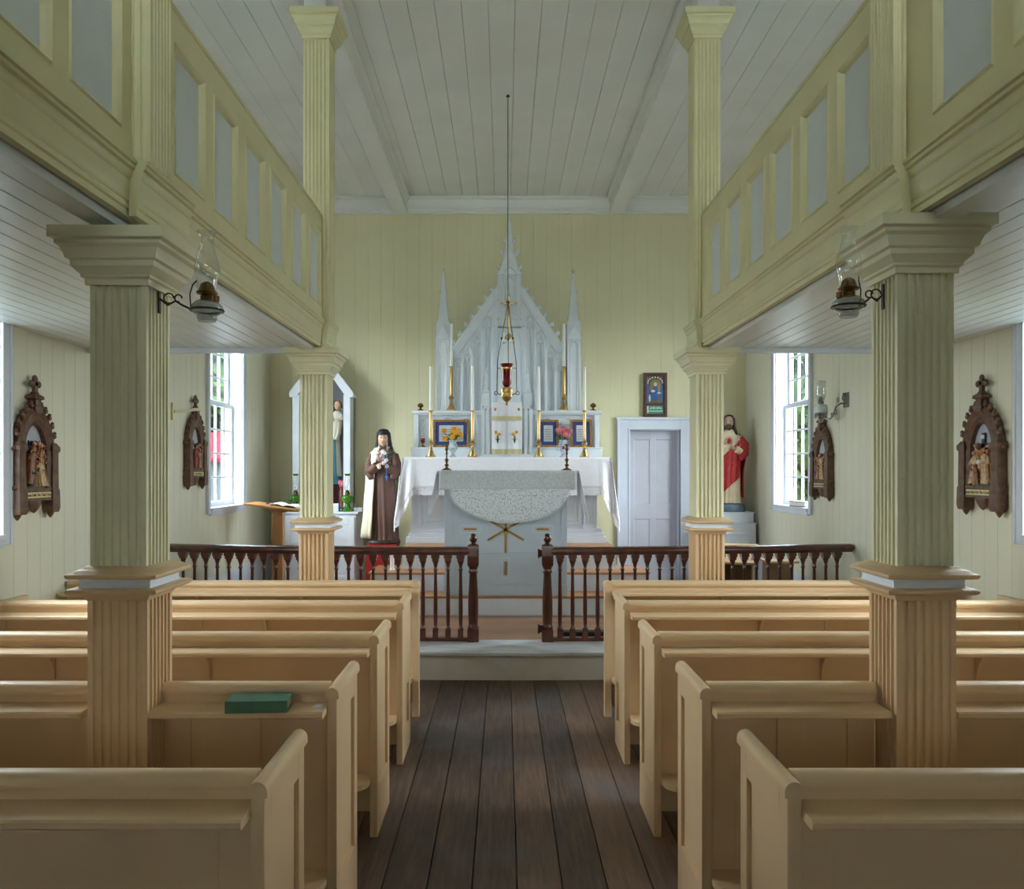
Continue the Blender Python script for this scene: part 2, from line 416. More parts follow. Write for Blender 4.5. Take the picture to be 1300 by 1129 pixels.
for (x0, x1, z0, z1) in RW:
    k += 1; w = sempty('window_%d' % k, (x0, YR, z0)); mb = MB()
    for (p, q) in ((x0, x0+0.06), (x1-0.06, x1), ((x0+x1)/2-0.02, (x0+x1)/2+0.02)): mb.box(p, q, YR-0.252, YR-0.188, z0, z1)
    for t in range(4): z = z0+(z1-z0-0.05)*t/3; mb.box(x0, x1, YR-0.25, YR-0.19, z, z+0.05)
    mb.build('sash', M_WHITE, w, world=True)
    mb = MB(); mb.box(x0, x1, YR-0.225, YR-0.223, z0, z1); mb.build('pane', M_GLASS, w, world=True)

# door beside the altar ----------------------------------------------
d1 = sempty('door_1', (1.96, YB, DZ0))
mb = MB()
for (x0, x1) in ((1.451, DX0), (DX1, 2.473)):
    mb.box(x0, x1, YB-0.035, YB+0.0, DZ0, 2.466)
    e = (x0, x0+0.03) if x0 < 1.9 else (x1-0.03, x1); mb.box(e[0], e[1], YB-0.055, YB, DZ0, 2.466)
    e = (x1-0.02, x1) if x0 < 1.9 else (x0, x0+0.02); mb.box(e[0], e[1], YB-0.045, YB, DZ0, 2.32)
mb.box(DX0, DX1, YB-0.035, YB, DZ1, 2.466); mb.box(1.44, 2.484, YB-0.06, YB, 2.43, 2.466); mb.box(DX0-0.02, DX1+0.02, YB-0.045, YB, DZ1, DZ1+0.02)
mb.box(DX0, DX0+0.012, YB, YB+0.2, DZ0, DZ1); mb.box(DX1-0.012, DX1, YB, YB+0.2, DZ0, DZ1); mb.box(DX0, DX1, YB, YB+0.2, DZ1-0.012, DZ1)
mb.build('door_frame', M_TRIM, d1, world=True, bevel=0.004)
mb = MB(); y = YB+0.14; cx = (DX0+DX1)/2
mb.box(DX0+0.012, DX1-0.012, y+0.015, y+0.05, DZ0, DZ1-0.012)
for (x0, x1) in ((DX0+0.012, DX0+0.09), (cx-0.045, cx+0.045), (DX1-0.09, DX1-0.012)): mb.box(x0, x1, y, y+0.02, DZ0, DZ1-0.012)
for (z0, z1) in ((DZ0, DZ0+0.2), (1.09, 1.31), (2.17, DZ1-0.012)): mb.box(DX0+0.012, DX1-0.012, y+0.001, y+0.02, z0, z1)
mb.build('door_leaf', M_DOOR, d1, world=True, bevel=0.008)

# ================================================================== GALLERIES
COLY = [2.80, 5.74]
FASC = [(1.400, 2.64), (1.372, 2.64), (1.372, 2.662), (1.366, 2.668), (1.366, 2.682), (1.372, 2.69), (1.366, 2.70), (1.362, 2.72), (1.362, 2.765), (1.357, 2.772), (1.352, 2.786), (1.352, 2.797), (1.343, 2.803), (1.343, 2.815), (1.335, 2.82), (1.335, 2.832), (1.345, 2.838), (1.400, 2.838)]
PANELS = {1: [3.235, 3.66, 4.095, 4.52, 4.96, 5.39] + [2.48-0.42*i for i in range(13)], -1: [3.335, 3.765, 4.21, 4.635, 5.095, 5.545] + [2.57-0.42*i for i in range(13)]}
def gallery(s, label):
    g = thing('gallery', label, 'gallery', (s*2.2, 1.4, ZS))
    mb = MB()
    boards(mb, lambda u, w, d: (s*u, w, ZS+d), 1.40, HW, YR, DECK-0.04, 0.1, 0.008, 0.01)
    a, b = sorted((s*1.40, s*HW)); mb.box(a, b, YR, DECK-0.04, ZS+0.012, 2.82)
    mb.build('soffit', M_SOFF, g, world=True, recalc=False)
    mb = MB(); a, b = sorted((s*1.412, s*1.50)); mb.box(a, b, YR, DECK-0.04, 2.612, ZS); a, b = sorted((s*1.50, s*1.518)); mb.box(a, b, YR, DECK-0.04, 2.64, ZS)
    mb.build('girder', M_SOFF, g, world=True)
    mb = MB(); a, b = sorted((s*1.40, s*HW)); mb.box(a, b, DECK-0.04, DECK, 2.635, 2.84); mb.build('end_trim', M_TRIM, g, world=True)
    mb = MB(); mb.prism([(s*x, z) for x, z in FASC], 'y', YR, DECK)
    for cy in COLY:
        e = min(cy+0.42, DECK+0.03)
        mb.prism([(s*(x-0.035), z) for x, z in FASC], 'y', cy-0.02, e)
    mb.build('fascia', M_GAL, g, world=True, smooth=30)
    # parapet frame
    X0, X1 = 1.37, 1.43
    zb, zt, p0, p1 = 2.838, 3.585, 2.93, 3.46
    mb = MB()
    def bx(x0, x1, y0, y1, z0, z1): p, q = sorted((s*x0, s*x1)); mb.box(p, q, y0, y1, z0, z1)
    bx(X0, X1, YR, DECK, zb, p0); bx(X0, X1, YR, DECK, p1, zt); bx(X0-0.004, X1+0.02, YR, DECK, zt, zt+0.02)
    edges = sorted((c-0.165, c+0.165) for c in PANELS[s])
    y = YR
    for (a, b) in edges: bx(X0, X1, y, a, p0, p1); y = b
    bx(X0, X1, y, DECK, p0, p1)
    h = 0.033
    for (a, b) in edges:
        P = lambda d, yy, zz: (s*(X0+d), yy, zz)
        for (qa, qb) in ((0.0, 0.012), ):
            o = [P(0.0, a, p0), P(0.0, b, p0), P(0.0, b, p1), P(0.0, a, p1)]
            m_ = [P(-0.006, a+0.006, p0+0.006), P(-0.006, b-0.006, p0+0.006), P(-0.006, b-0.006, p1-0.006), P(-0.006, a+0.006, p1-0.006)]
            i2 = [P(0.004, a+0.02, p0+0.02), P(0.004, b-0.02, p0+0.02), P(0.004, b-0.02, p1-0.02), P(0.004, a+0.02, p1-0.02)]
            i3 = [P(0.022, a+h, p0+h), P(0.022, b-h, p0+h), P(0.022, b-h, p1-h), P(0.022, a+h, p1-h)]
            mb.add(o+m_+i2+i3, [(r*4+t, r*4+(t+1) % 4, r*4+4+(t+1) % 4, r*4+4+t) for r in range(3) for t in range(4)])
    mb.build('parapet_frame', M_GAL, g, world=True, recalc=False)
    for (a, b) in edges:
        mb = MB(); p, q = sorted((s*(X0+0.018), s*(X0+0.03))); mb.box(p, q, a+0.02, b-0.02, p0+0.02, p1-0.02)
        mb.build('parapet_panel', M_PANEL, g, world=True)
    mb = MB(); a, b = sorted((s*1.43, s*HW)); mb.box(a, b, DECK-0.05, DECK, 2.84, zt); mb.build('end_parapet', M_GAL, g, world=True)
gallery(-1, 'cream panelled gallery along the left wall, white boarded soffit below')
gallery(1, 'cream panelled gallery along the right wall, white boarded soffit below')

lf = thing('gallery', 'cream gallery across the rear of the church, joining the two side galleries', 'gallery', (0, -1.7, ZS))
mb = MB(); boards(mb, lambda u, w, d: (u, w, ZS+d), -1.32, 1.32, YR, -0.36, 0.1, 0.008, 0.01); mb.box(-1.32, 1.32, YR, -0.36, ZS+0.012, 2.82); mb.build('soffit', M_SOFF, lf, world=True, recalc=False)
mb = MB(); mb.prism([(-0.36-(x-1.40), z) for x, z in FASC], 'x', -1.295, 1.295); mb.box(-1.295, 1.295, -0.40, -0.34, 2.838, 3.605); mb.build('parapet_frame', M_GAL, lf, world=True)

# ------------------------------------------------------------------ columns
def fluted(mb, h, z0, z1, nf=6, c=(0, 0), margin=0.07, fill=0.70, depth=0.5, hy=None):
    """Square shaft with concave flutes cut down each face."""
    hy = hy or h
    pts = []
    def face(p, q, nrm):
        L = sqrt((q[0]-p[0])**2+(q[1]-p[1])**2); t = ((q[0]-p[0])/L, (q[1]-p[1])/L)
        pts.append(p)
        usable = L*(1-2*margin); pitch = usable/nf
        for i in range(nf):
            ctr = L*margin+pitch*(i+0.5); r = pitch*fill/2
            for k in range(7):
                a = pi*k/6
                u = ctr - r*cos(a); d = r*1.15*sin(a)**0.8 if 0 < k < 6 else 0.0
                pts.append((p[0]+t[0]*u-nrm[0]*d, p[1]+t[1]*u-nrm[1]*d))
    face((-h, -hy), (h, -hy), (0, -1)); face((h, -hy), (h, hy), (1, 0)); face((h, hy), (-h, hy), (0, 1)); face((-h, hy), (-h, -hy), (-1, 0))
    mb.prism([(x+c[0], y+c[1]) for x, y in pts], 'z', z0, z1)
CAPP = [(0.0, 0), (0.012, 0.0), (0.012, 0.02), (0.022, 0.026), (0.022, 0.034), (0.034, 0.046), (0.046, 0.06), (0.046, 0.078), (0.058, 0.084), (0.062, 0.10), (0.07, 0.118), (0.082, 0.128), (0.082, 0.14), (0.098, 0.146), (0.098, 0.185)]
def column(s, y0, label, drop=0.0, dx=0.0):
    cx, cy = s*1.43+dx, y0+0.105
    c = thing('fluted_column', label, 'column', (cx, cy, 0))
    mb = MB(); fluted(mb, 0.105, 0, 1.33, 6); mb.build('base_shaft', M_PEW, c, smooth=35)
    mb = MB(); mb.sq([(0.105, 1.305), (0.112, 1.315), (0.118, 1.327), (0.15, 1.331), (0.158, 1.338), (0.158, 1.346), (0.15, 1.352), (0.12, 1.353)]); mb.build('lower_moulding', M_PEW, c, smooth=50).location.z = -0.012
    mb = MB(); mb.sq([(0.128, 1.352), (0.124, 1.36), (0.124, 1.376), (0.128, 1.386)]); mb.build('white_band', M_WHITE, c).location.z = -0.012
    mb = MB(); mb.sq([(0.12, 1.385), (0.152, 1.386), (0.158, 1.393), (0.158, 1.402), (0.142, 1.408), (0.135, 1.415), (0.118, 1.419), (0.112, 1.426)]); mb.build('upper_moulding', M_PEW, c, smooth=50).location.z = -0.012
    mb = MB(); fluted(mb, 0.099, 1.40, 2.45-drop, 6); mb.build('shaft', M_CREAM, c, smooth=35)
    mb = MB(); mb.sq([(0.099+o, 2.445+z-drop) for o, z in CAPP]); mb.build('capital', M_CREAM, c, smooth=25)
    ox = s*(-0.018)
    mb = MB(); fluted(mb, 0.094, 2.838, 4.88, 6, c=(ox, 0)); mb.build('upper_shaft', M_GAL, c, smooth=35)
    mb = MB(); mb.sq([(0.094+o*0.85, 4.875+z) for o, z in CAPP], (ox, 0, 0)); mb.build('upper_capital', M_GAL, c, smooth=25)
    mb = MB(); mb.sq([(0.08, 5.06), (0.08, 5.195)], (ox*0.3, 0, 0)); mb.build('top_block', M_CEIL, c)
column(-1, COLY[0], 'square fluted column standing among the left pews, in line with the green book', 0.042, 0.015)
column(1, COLY[0], 'square fluted column standing among the right pews, close to the camera')
column(-1, COLY[1], 'square fluted column before the communion rail, partly hiding the blue robed statue niche')
column(1, COLY[1], 'square fluted column before the communion rail, partly hiding the red robed statue')

# ================================================================== PEWS
def rounded_board(mb, x_in, x_out, y0, y1, z0, z1, r=0.09):
    """Board whose near aisle corner is rounded; x_in is the aisle end."""
    s = 1 if x_out > x_in else -1
    pts = [(x_in, y1), (x_out, y1), (x_out, y0)]
    for k in range(7):
        a = pi/2*k/6; pts.append((x_in+s*r*(1-sin(a)), y0+r*(1-cos(a))))
    mb.prism(pts, 'z', z0, z1)
EX = 0.66
def pew(s, yn, label, front_kneeler=True, notch=False, plain=False, screen=False, brackets=(1.49, 2.24)):
    p = thing('pew_front_screen' if screen else 'pew', label, 'pew', (s*1.9, yn, 0))
    S = lambda a, b: sorted((s*a, s*b))
    dep = 0.06 if screen else 0.40
    e0, e1 = EX, EX+0.036
    # aisle end panel
    mb = MB()
    if screen:
        a, b = S(EX, EX+0.05); mb.box(a, b, yn, yn+dep, 0, 0.925)
    else:
        a, b = S(e0+0.014, e1); mb.box(a, b, yn, yn+dep, 0, 0.925)
        a, b = S(e0, e0+0.016)
        if plain:
            mb.box(a, b, yn, yn+dep, 0.42, 0.925); mb.box(a, b, yn, yn+dep, 0, 0.16); mb.box(a, b, yn, yn+0.07, 0.16, 0.42); mb.box(a, b, yn+dep-0.07, yn+dep, 0.16, 0.42)
        else:
            mb.box(a, b, yn, yn+0.06, 0, 0.925); mb.box(a, b, yn+dep-0.06, yn+dep, 0, 0.925); mb.box(a, b, yn+0.06, yn+dep-0.06, 0, 0.235); mb.box(a, b, yn+0.06, yn+dep-0.06, 0.845, 0.925)
    ep = mb.build('end_panel', M_PEW, p, world=True, bevel=0.0025)
    # half round cap
    w0, w1 = (EX-0.006, EX+0.056) if screen else (EX-0.008, e1+0.006)
    wc = (w0+w1)/2; hw = (w1-w0)/2
    prof = [(s*(wc-hw), 0.925), (s*(wc-hw), 0.94)] + [(s*(wc-hw*cos(pi*k/8)), 0.94+0.026*sin(pi*k/8)) for k in range(1, 8)] + [(s*(wc+hw), 0.94), (s*(wc+hw), 0.925)]
    mb = MB(); mb.prism(prof, 'y', yn-0.005, yn+dep+0.01); mb.build('end_cap', M_PEW, p, world=True, smooth=40)
    # segments of the back (left out where a column stands)
    segs = [(e1, 1.312), (1.548, HW-0.022)] if notch else [(e1, HW-0.022)]
    if screen: segs = [(EX+0.05, HW-0.022)]
    yb = yn+(0.015 if screen else 0.055)
    mbb, mbr, mbl, mbk = MB(), MB(), MB(), MB()
    for (x0, x1) in segs:
        a, b = S(x0, x1)
        mbb.box(a, b, yb+0.012, yb+0.034, 0.10, 0.94)
        mbb.box(a, b, yb, yb+0.014, 0.872, 0.932)
        for st in (x0+0.0, (x0+x1)/2-0.05, x1-0.1):
            q, r = S(st, st+0.1); mbb.box(q, r, yb+0.004, yb+0.014, 0.10, 0.872)
        cap = [(yb-0.012, 0.928), (yb-0.018, 0.94), (yb-0.016, 0.952), (yb-0.006, 0.962), (yb+0.01, 0.967), (yb+0.034, 0.967), (yb+0.046, 0.958), (yb+0.046, 0.93)]
        mbr.prism(cap, 'x', a, b)
        led = [(yb+0.001, 0.872), (yb-0.12, 0.872), (yb-0.127, 0.878), (yb-0.127, 0.892), (yb-0.12, 0.898), (yb+0.001, 0.898)]
        mbl.prism(led, 'x', a, b)
        if front_kneeler:
            rounded_board(mbk, s*x0, s*x1, yb-0.16, yb, 0.255, 0.28)
    mbb.build('back_panel', M_PEW, p, world=True, bevel=0.002)
    mbr.build('back_rail', M_PEW, p, world=True, smooth=40)
    mbl.build('book_ledge', M_PEW, p, world=True)
    if front_kneeler: mbk.build('kneeler_board', M_PEW, p, world=True)
    for bx_ in brackets:
        a, b = S(bx_-0.011, bx_+0.011)
        pr = [(yb+0.005, 0.872), (yb-0.09, 0.872)] + [(yb-0.09+0.085*sin(pi/2*k/6), 0.872-0.12*(1-cos(pi/2*k/6))-0.012*k/6) for k in range(7)] + [(yb+0.005, 0.74)]
        mb = MB(); mb.prism(pr, 'x', a, b); mb.build('ledge_bracket', M_PEW, p, world=True)
    if not screen:
        mb = MB(); a, b = S(e1, HW-0.022)
        y0 = yb+0.034 if not notch else max(yb+0.034, 3.02)
        mb.box(a, b, y0, yn+0.43, 0.42, 0.45); mb.build('seat', M_PEW, p, world=True, bevel=0.006)
        mb = MB(); a, b = S(HW-0.055, HW-0.022); mb.box(a, b, yb+0.035, yn+dep, 0, 0.95); mb.build('wall_end_panel', M_PEW, p, world=True)
PY = [2.01, 2.88, 3.80, 4.74]
for s, side in ((-1, 'left'), (1, 'right')):
    pew(s, PY[0], 'tan painted pew on the %s of the aisle, last row towards the camera' % side, front_kneeler=False)
    if s < 0: pew(s, PY[1], 'tan painted pew whose book ledge carries the green book', notch=True, brackets=(2.24,))
    else: pew(s, PY[1], 'tan painted pew right of the aisle, its back broken by the fluted column', notch=True, brackets=(2.24,))
    pew(s, PY[2], 'tan painted pew on the %s of the aisle, third row back from the rail' % side)
    pew(s, PY[3], 'tan painted pew on the %s of the aisle with a plain end, second from rail' % side, plain=True)
    pew(s, 5.655, 'low tan screen %s of the aisle, in front of the foremost pew' % side, screen=True)

# green book and slip of paper on the ledge of the second pew on the left
bk = thing('hymn_book', 'thick green clothbound book lying on the pew ledge', 'book', (-0.93, 2.852, 0.8985), rz=radians(4))
mb = MB(); mb.box(-0.108, 0.108, -0.052, 0.052, 0, 0.005); mb.box(-0.108, 0.108, -0.052, 0.052, 0.037, 0.042); mb.box(-0.108, 0.108, -0.056, -0.051, 0.0, 0.042)
mb.build('cover', M_BOOKG, bk, bevel=0.002)
mb = MB(); mb.box(-0.102, 0.102, -0.05, 0.047, 0.005, 0.037); mb.build('page_block', M_PAGES, bk)
mb = MB(); mb.box(-0.016, 0.016, -0.02, 0.02, 0, 0.004); mb.box(-0.012, 0.012, -0.02, 0.018, 0.004, 0.007)
o = mb.build('paper_slip', M_PAPER); o.location = (-0.725, 2.87, 0.8985); tag(o, 'small folded paper slip on the ledge end, right of the green book', 'paper')
# ================================================================== CHANCEL PLATFORM AND COMMUNION RAIL
ZP = 0.237
def front_y(x): return 6.62+0.03*x*x
def rail_y(x): return 7.08+0.03*x*x
cp = sempty('chancel_platform', (0, 6.62, 0))
def arc_plate(mb, yf, z0, z1, n=28, yback=None):
    xs = [-HW+2*HW*i/n for i in range(n+1)]
    f = [(x, yf(x)) for x in xs]
    b = [(x, yback(x)) for x in reversed(xs)] if yback else [(HW, YB), (-HW, YB)]
    mb.prism(f+b, 'z', z0, z1)
mb = MB(); arc_plate(mb, lambda x: front_y(x)+0.03, 0, ZP-0.032); mb.build('riser', M_RISER, cp, world=True)
mb = MB(); arc_plate(mb, front_y, ZP-0.032, ZP, yback=lambda x: rail_y(x)+0.06); mb.build('nosing', M_NOSE, cp, world=True, bevel=0.008)
mb = MB(); arc_plate(mb, lambda x: rail_y(x)+0.06, ZP-0.032, ZP); mb.build('floor_boards', M_BOARD, cp, world=True)

st = sempty('altar_steps', (0, 8.31, ZP))
for (xe, y0, z0, z1) in ((1.90, 8.31, ZP, 0.443), (1.53, 8.63, 0.443, 0.65), (1.22, 8.93, 0.65, 0.88)):
    mb = MB(); mb.box(-xe+0.02, xe-0.02, y0+0.02, 9.28, z0, z1-0.025); mb.box(-1.2, 1.2, 9.28, YB, z0, z1-0.025); mb.build('step_riser', M_WHITE, st, world=True)
    mb = MB(); mb.box(-xe, xe, y0, 9.30, z1-0.025, z1); mb.box(-1.22, 1.22, 9.30, YB, z1-0.025, z1); mb.build('step_tread', M_TREAD, st, world=True, bevel=0.008)

BAL = [(0.0, 0.0)]
def baluster_mesh():
    mb = MB()
    mb.sq([(0.024, 0.03), (0.024, 0.10)])
    mb.lathe([(0.022, 0.10), (0.026, 0.108), (0.022, 0.118), (0.015, 0.128), (0.017, 0.16), (0.019, 0.28), (0.017, 0.42), (0.014, 0.55), (0.013, 0.62), (0.019, 0.628), (0.019, 0.638), (0.013, 0.648), (0.017, 0.675), (0.026, 0.70), (0.030, 0.712)], n=10)
    mb.sq([(0.029, 0.712), (0.029, 0.735), (0.036, 0.737), (0.036, 0.77)])
    return mb
def communion_rail(s, label):
    x0 = 0.33
    r = thing('communion_rail', label, 'railing', (s*x0, rail_y(x0), ZP))
    def sweep(mb, prof, xa, xb, n=26):
        vs = []; fs = []; k = len(prof)
        for i in range(n+1):
            x = xa+(xb-xa)*i/n; y = rail_y(x); dy = 0.06*x
            l = sqrt(1+dy*dy); nx, ny = -dy/l, 1/l
            for (d, z) in prof: vs.append((s*(x+nx*d), y+ny*d, ZP+z))
        for i in range(n):
            for j in range(k): fs.append((i*k+j, i*k+(j+1) % k, (i+1)*k+(j+1) % k, (i+1)*k+j))
        fs.append(tuple(range(k))); fs.append(tuple(n*k+j for j in range(k))[::-1]); mb.add(vs, fs)
    mb = MB(); sweep(mb, [(-0.035, 0.765), (-0.045, 0.78), (-0.058, 0.788), (-0.062, 0.80), (-0.058, 0.818), (-0.04, 0.833), (0, 0.84), (0.04, 0.833), (0.058, 0.818), (0.062, 0.80), (0.058, 0.788), (0.045, 0.78), (0.035, 0.765)], x0+0.03, HW-0.03)
    mb.build('hand_rail', M_MAHO, r, world=True, smooth=50)
    mb = MB(); sweep(mb, [(-0.03, 0.002), (-0.03, 0.032), (0.03, 0.032), (0.03, 0.002)], x0+0.03, HW-0.03); mb.build('bottom_rail', M_MAHO, r, world=True)
    mb = MB(); mb.sq([(0.05, 0), (0.05, 0.11)])
    mb.lathe([(0.046, 0.11), (0.049, 0.12), (0.049, 0.135), (0.041, 0.145), (0.043, 0.16), (0.046, 0.25), (0.046, 0.34), (0.041, 0.46), (0.036, 0.56), (0.034, 0.60), (0.043, 0.612), (0.043, 0.625), (0.036, 0.635), (0.040, 0.65), (0.046, 0.66), (0.046, 0.675)], n=18)
    mb.sq([(0.048, 0.672), (0.05, 0.68), (0.05, 0.845), (0.044, 0.855), (0.02, 0.868)])
    mb.lathe([(0.02, 0.862), (0.016, 0.872), (0.026, 0.88), (0.036, 0.90), (0.034, 0.925), (0.022, 0.94), (0.026, 0.945), (0.014, 0.955), (0.0, 0.958)], n=14)
    mb.build('newel_post', M_MAHO, r, smooth=50)
    if s > 0:
        for z in (0.02, 0.69):
            mb = MB(); mb.box(-0.085, -0.05, -0.015, 0.015, z+0.06, z+0.12); mb.tube([(-0.078, -0.015, z+0.05), (-0.078, -0.015, z+0.13)], 0.009); mb.build('gate_hinge', M_MAHO, r)
    me = None
    n = 25
    for i in range(n):
        x = x0+0.112*(i+1)
        if x > HW-0.06: break
        loc = (s*(x-x0), rail_y(x)-rail_y(x0), 0)
        if me is None: b = baluster_mesh().build('baluster', M_MAHO, r, smooth=50); me = b.data
        else: b = bpy.data.objects.new('baluster', me); COL.objects.link(b); b.parent = r
        b.location = loc
communion_rail(-1, 'dark turned wood communion rail left of the gap, in front of the nun statue')
communion_rail(1, 'dark turned wood communion rail right of the gap, in front of the white door')
o = MB().box(-0.42, 0.42, -0.06, 0.06, 0, 0.045).build('kneeling_mat', M_BLACK, bevel=0.015); o.location = (0.90, 7.32, ZP); tag(o, 'black mat lying on the floor behind the right communion rail', 'mat')

# ================================================================== FREESTANDING ALTAR
al = thing('altar_table', 'grey-white panelled altar with a gold cross monogram, standing before the high altar', 'altar', (-0.03, 8.33, 0.443))
AX0, AX1, AY = -0.680, 0.605, 8.345
mb = MB()
mb.box(AX0, AX1, AY, 8.62, 0.443, 1.56)
mb.box(AX0-0.006, AX1+0.006, AY-0.012, 8.62, 0.443, 0.56); mb.box(AX0, AX1, AY-0.012, AY, 0.885, 0.897)
for (a, b) in ((AX0, AX0+0.085), (AX1-0.06, AX1)): mb.box(a, b, AY-0.01, AY, 0.56, 1.56)
mb.build('front_panel', M_ALTT, al, world=True, bevel=0.003)
mb = MB(); mb.box(-0.715, 0.685, 8.235, 8.85, 1.565, 1.745); mb.build('mensa_slab', M_ALTW, al, world=True, bevel=0.004)
def bar(mb, x0, z0, x1, z1, w=0.011, y=AY-0.016):
    dx, dz = x1-x0, z1-z0; l = sqrt(dx*dx+dz*dz)
    if l < 1e-6: return
    nx, nz = -dz/l*w, dx/l*w
    mb.prism([(x0+nx, z0+nz), (x1+nx, z1+nz), (x1-nx, z1-nz), (x0-nx, z0-nz)], 'y', y, y+0.014)
cx = -0.039
mb = MB(); bar(mb, cx, 1.50, cx, 0.89, 0.012); bar(mb, cx-0.19, 1.245, cx+0.19, 1.025); bar(mb, cx-0.19, 1.025, cx+0.19, 1.245)
loop = [(cx+0.012, 1.385)] + [(cx+0.012+0.075*sin(pi*k/10), 1.305+0.08*cos(pi*k/10)) for k in range(11)]
for i in range(len(loop)-1): bar(mb, *loop[i], *loop[i+1], w=0.009)
mb.build('gold_monogram', M_GOLDP, al, world=True)
mb = MB(); bar(mb, cx, 0.80, cx, 0.66, 0.012); mb.build('gold_bar', M_GOLDP, al, world=True)
for (a, b) in ((-0.475, -0.345), (0.285, 0.415)):
    mb = MB(); bar(mb, a, 1.14, b, 1.14, 0.010); mb.build('gold_bar', M_GOLDP, al, world=True)
for (xc, zc, w, h) in ((-0.41, 1.14, 0.10, 0.035), (0.35, 1.14, 0.10, 0.035), (cx, 0.73, 0.035, 0.10)):
    mb = MB()
    for (a, b, c, d) in ((-w, w, h, h+0.006), (-w, w, -h-0.006, -h), (-w-0.006, -w, -h, h), (w, w+0.006, -h, h)): mb.box(xc+a, xc+b, AY-0.006, AY, zc+c, zc+d)
    mb.build('raised_border', M_ALTW, al, world=True)

cl = thing('altar_cloth', 'grey-white cloth with a lace half-round, covering the freestanding altar', 'altar cloth', (-0.015, 8.23, 1.75))
mb = MB()
mb.grid(lambda u, v: (-0.725+1.42*u, 8.228-0.004*sin(u*34)*v, 1.752-0.197*v), 50, 6)
mb.grid(lambda u, v: (-0.725+1.42*u, 8.228+0.63*v, 1.752), 12, 4)
mb.build('linen_drop', M_LINEN2, cl, world=True, solid=0.006, smooth=40)
mb = MB()
def lacefn(u, v):
    x = -0.62+1.25*u; t = (u-0.5)*2
    L = 0.325*max(0.0, 1-t*t)**0.55+0.012
    L += 0.008*abs(sin(u*44))*(v > 0.9)
    return (x, 8.222-0.004*sin(v*5), 1.565-L*v)
mb.grid(lacefn, 88, 16); mb.build('lace_front', M_LACE2, cl, world=True, smooth=60)
mb = MB()
def lacebord(u, v):
    x = -0.62+1.25*u; t = (u-0.5)*2
    L = 0.325*max(0.0, 1-t*t)**0.55+0.012
    return (x, 8.216, 1.565-L+0.012-0.024*v-0.008*abs(sin(u*44)))
mb.grid(lacebord, 88, 2); mb.build('lace_border', M_LINEN2, cl, world=True, solid=0.004)
for s, x in ((-1, -0.735), (1, 0.705)):
    mb = MB()
    def side(u, v):
        f = 0.02*sin(u*20+v*2)*v
        w = 0.55-0.42*v**0.8
        L = 0.30+0.18*max(0, 1-u*1.8)
        return (x+s*(0.018+0.075*v*(1-u)+f), 8.24+u*w+0.02*v, 1.752-L*v)
    mb.grid(side, 30, 12); mb.build('side_fall', M_LINEN, cl, world=True, solid=0.005, smooth=60)

# ------------------------------------------------------------------ candlesticks
def stick(mb, h, base='round'):
    """Turned brass candlestick of height h (unit profile scaled)."""
    P = [(0.0, 0), (0.20, 0), (0.20, 0.02), (0.16, 0.04), (0.10, 0.07), (0.05, 0.10), (0.035, 0.14), (0.075, 0.17), (0.085, 0.20), (0.06, 0.23), (0.03, 0.26), (0.045, 0.30), (0.05, 0.36), (0.085, 0.40), (0.05, 0.44), (0.03, 0.47), (0.032, 0.60), (0.055, 0.64), (0.03, 0.68), (0.045, 0.76), (0.08, 0.80), (0.045, 0.84), (0.05, 0.92), (0.10, 0.96), (0.10, 1.0), (0.0, 1.0)]
    mb.lathe([(r*h, z*h) for r, z in P], n=20)
for x, lab in ((-0.654, 'short brass candlestick without candle, on the left end of the freestanding altar'), (0.598, 'short brass candlestick without candle, on the right end of the freestanding altar')):
    mb = MB(); stick(mb, 0.275); o = mb.build('candlestick', M_BRASSD, smooth=40); o.location = (x, 8.30, 1.756); tag(o, lab, 'candlestick', 'short altar candlesticks')
def tall(h, cand, loc, label, group, cup=0.03):
    t = thing('candlestick', label, 'candlestick', loc, group)
    mb = MB(); b = h*0.22
    mb.lathe([(0.062, 0), (0.062, 0.012), (0.05, 0.018)], n=6)
    mb.lathe([(0.05, 0.015), (0.046, 0.03), (0.03, b*0.55), (0.018, b*0.8), (0.024, b*0.85), (0.016, b*0.95), (0.014, b*1.1), (0.028, b*1.2), (0.036, b*1.32), (0.030, b*1.44), (0.015, b*1.55), (0.013, b*1.62)], n=18)
    for k in range(3):
        a = 2*pi*k/3+pi/2; mb.ell((0.055*cos(a), 0.055*sin(a), 0.014), (0.016, 0.016, 0.014), 8, 6)
    mb.build('foot', M_BRASS, t, smooth=40)
    mb = MB(); mb.lathe([(0.019, b*1.6), (0.022, b*1.66), (0.016, b*1.7), (0.018, b*1.8), (0.020, h-0.03), (0.016, h-0.02), (0.022, h-0.014), (cup, h-0.005), (cup, h), (0.012, h)], n=16); mb.build('stem', M_BRASS, t, smooth=40)
    mb = MB(); mb.lathe([(0.0195, h), (0.018, h+cand), (0.006, h+cand+0.006), (0, h+cand+0.006)], n=14); mb.build('candle', M_CANDLE, t, smooth=40)
    mb = MB(); mb.tube([(0, 0, h+cand), (0.002, 0, h+cand+0.018)], 0.002, 5); mb.build('wick', M_DARK, t)
ZA = 1.914
for x, lab in ((-0.947, 'brass candlestick with white candle, outermost on the left of the high altar table'), (-0.439, 'brass candlestick with white candle, on the high altar table just left of the veil'),
               (0.367, 'brass candlestick with white candle, on the high altar table just right of the veil'), (0.924, 'brass candlestick with white candle, outermost on the right of the high altar table')):
    tall(0.575, 0.53, (x, 9.70, ZA), lab, 'high altar table candlesticks')
for x, lab in ((-0.728, 'tallest brass candlestick on the left of the shelf, before the left pinnacle'), (0.708, 'tallest brass candlestick on the right of the shelf, before the right pinnacle')):
    tall(0.57, 0.54, (x, 10.14, 2.512), lab, 'shelf candlesticks')

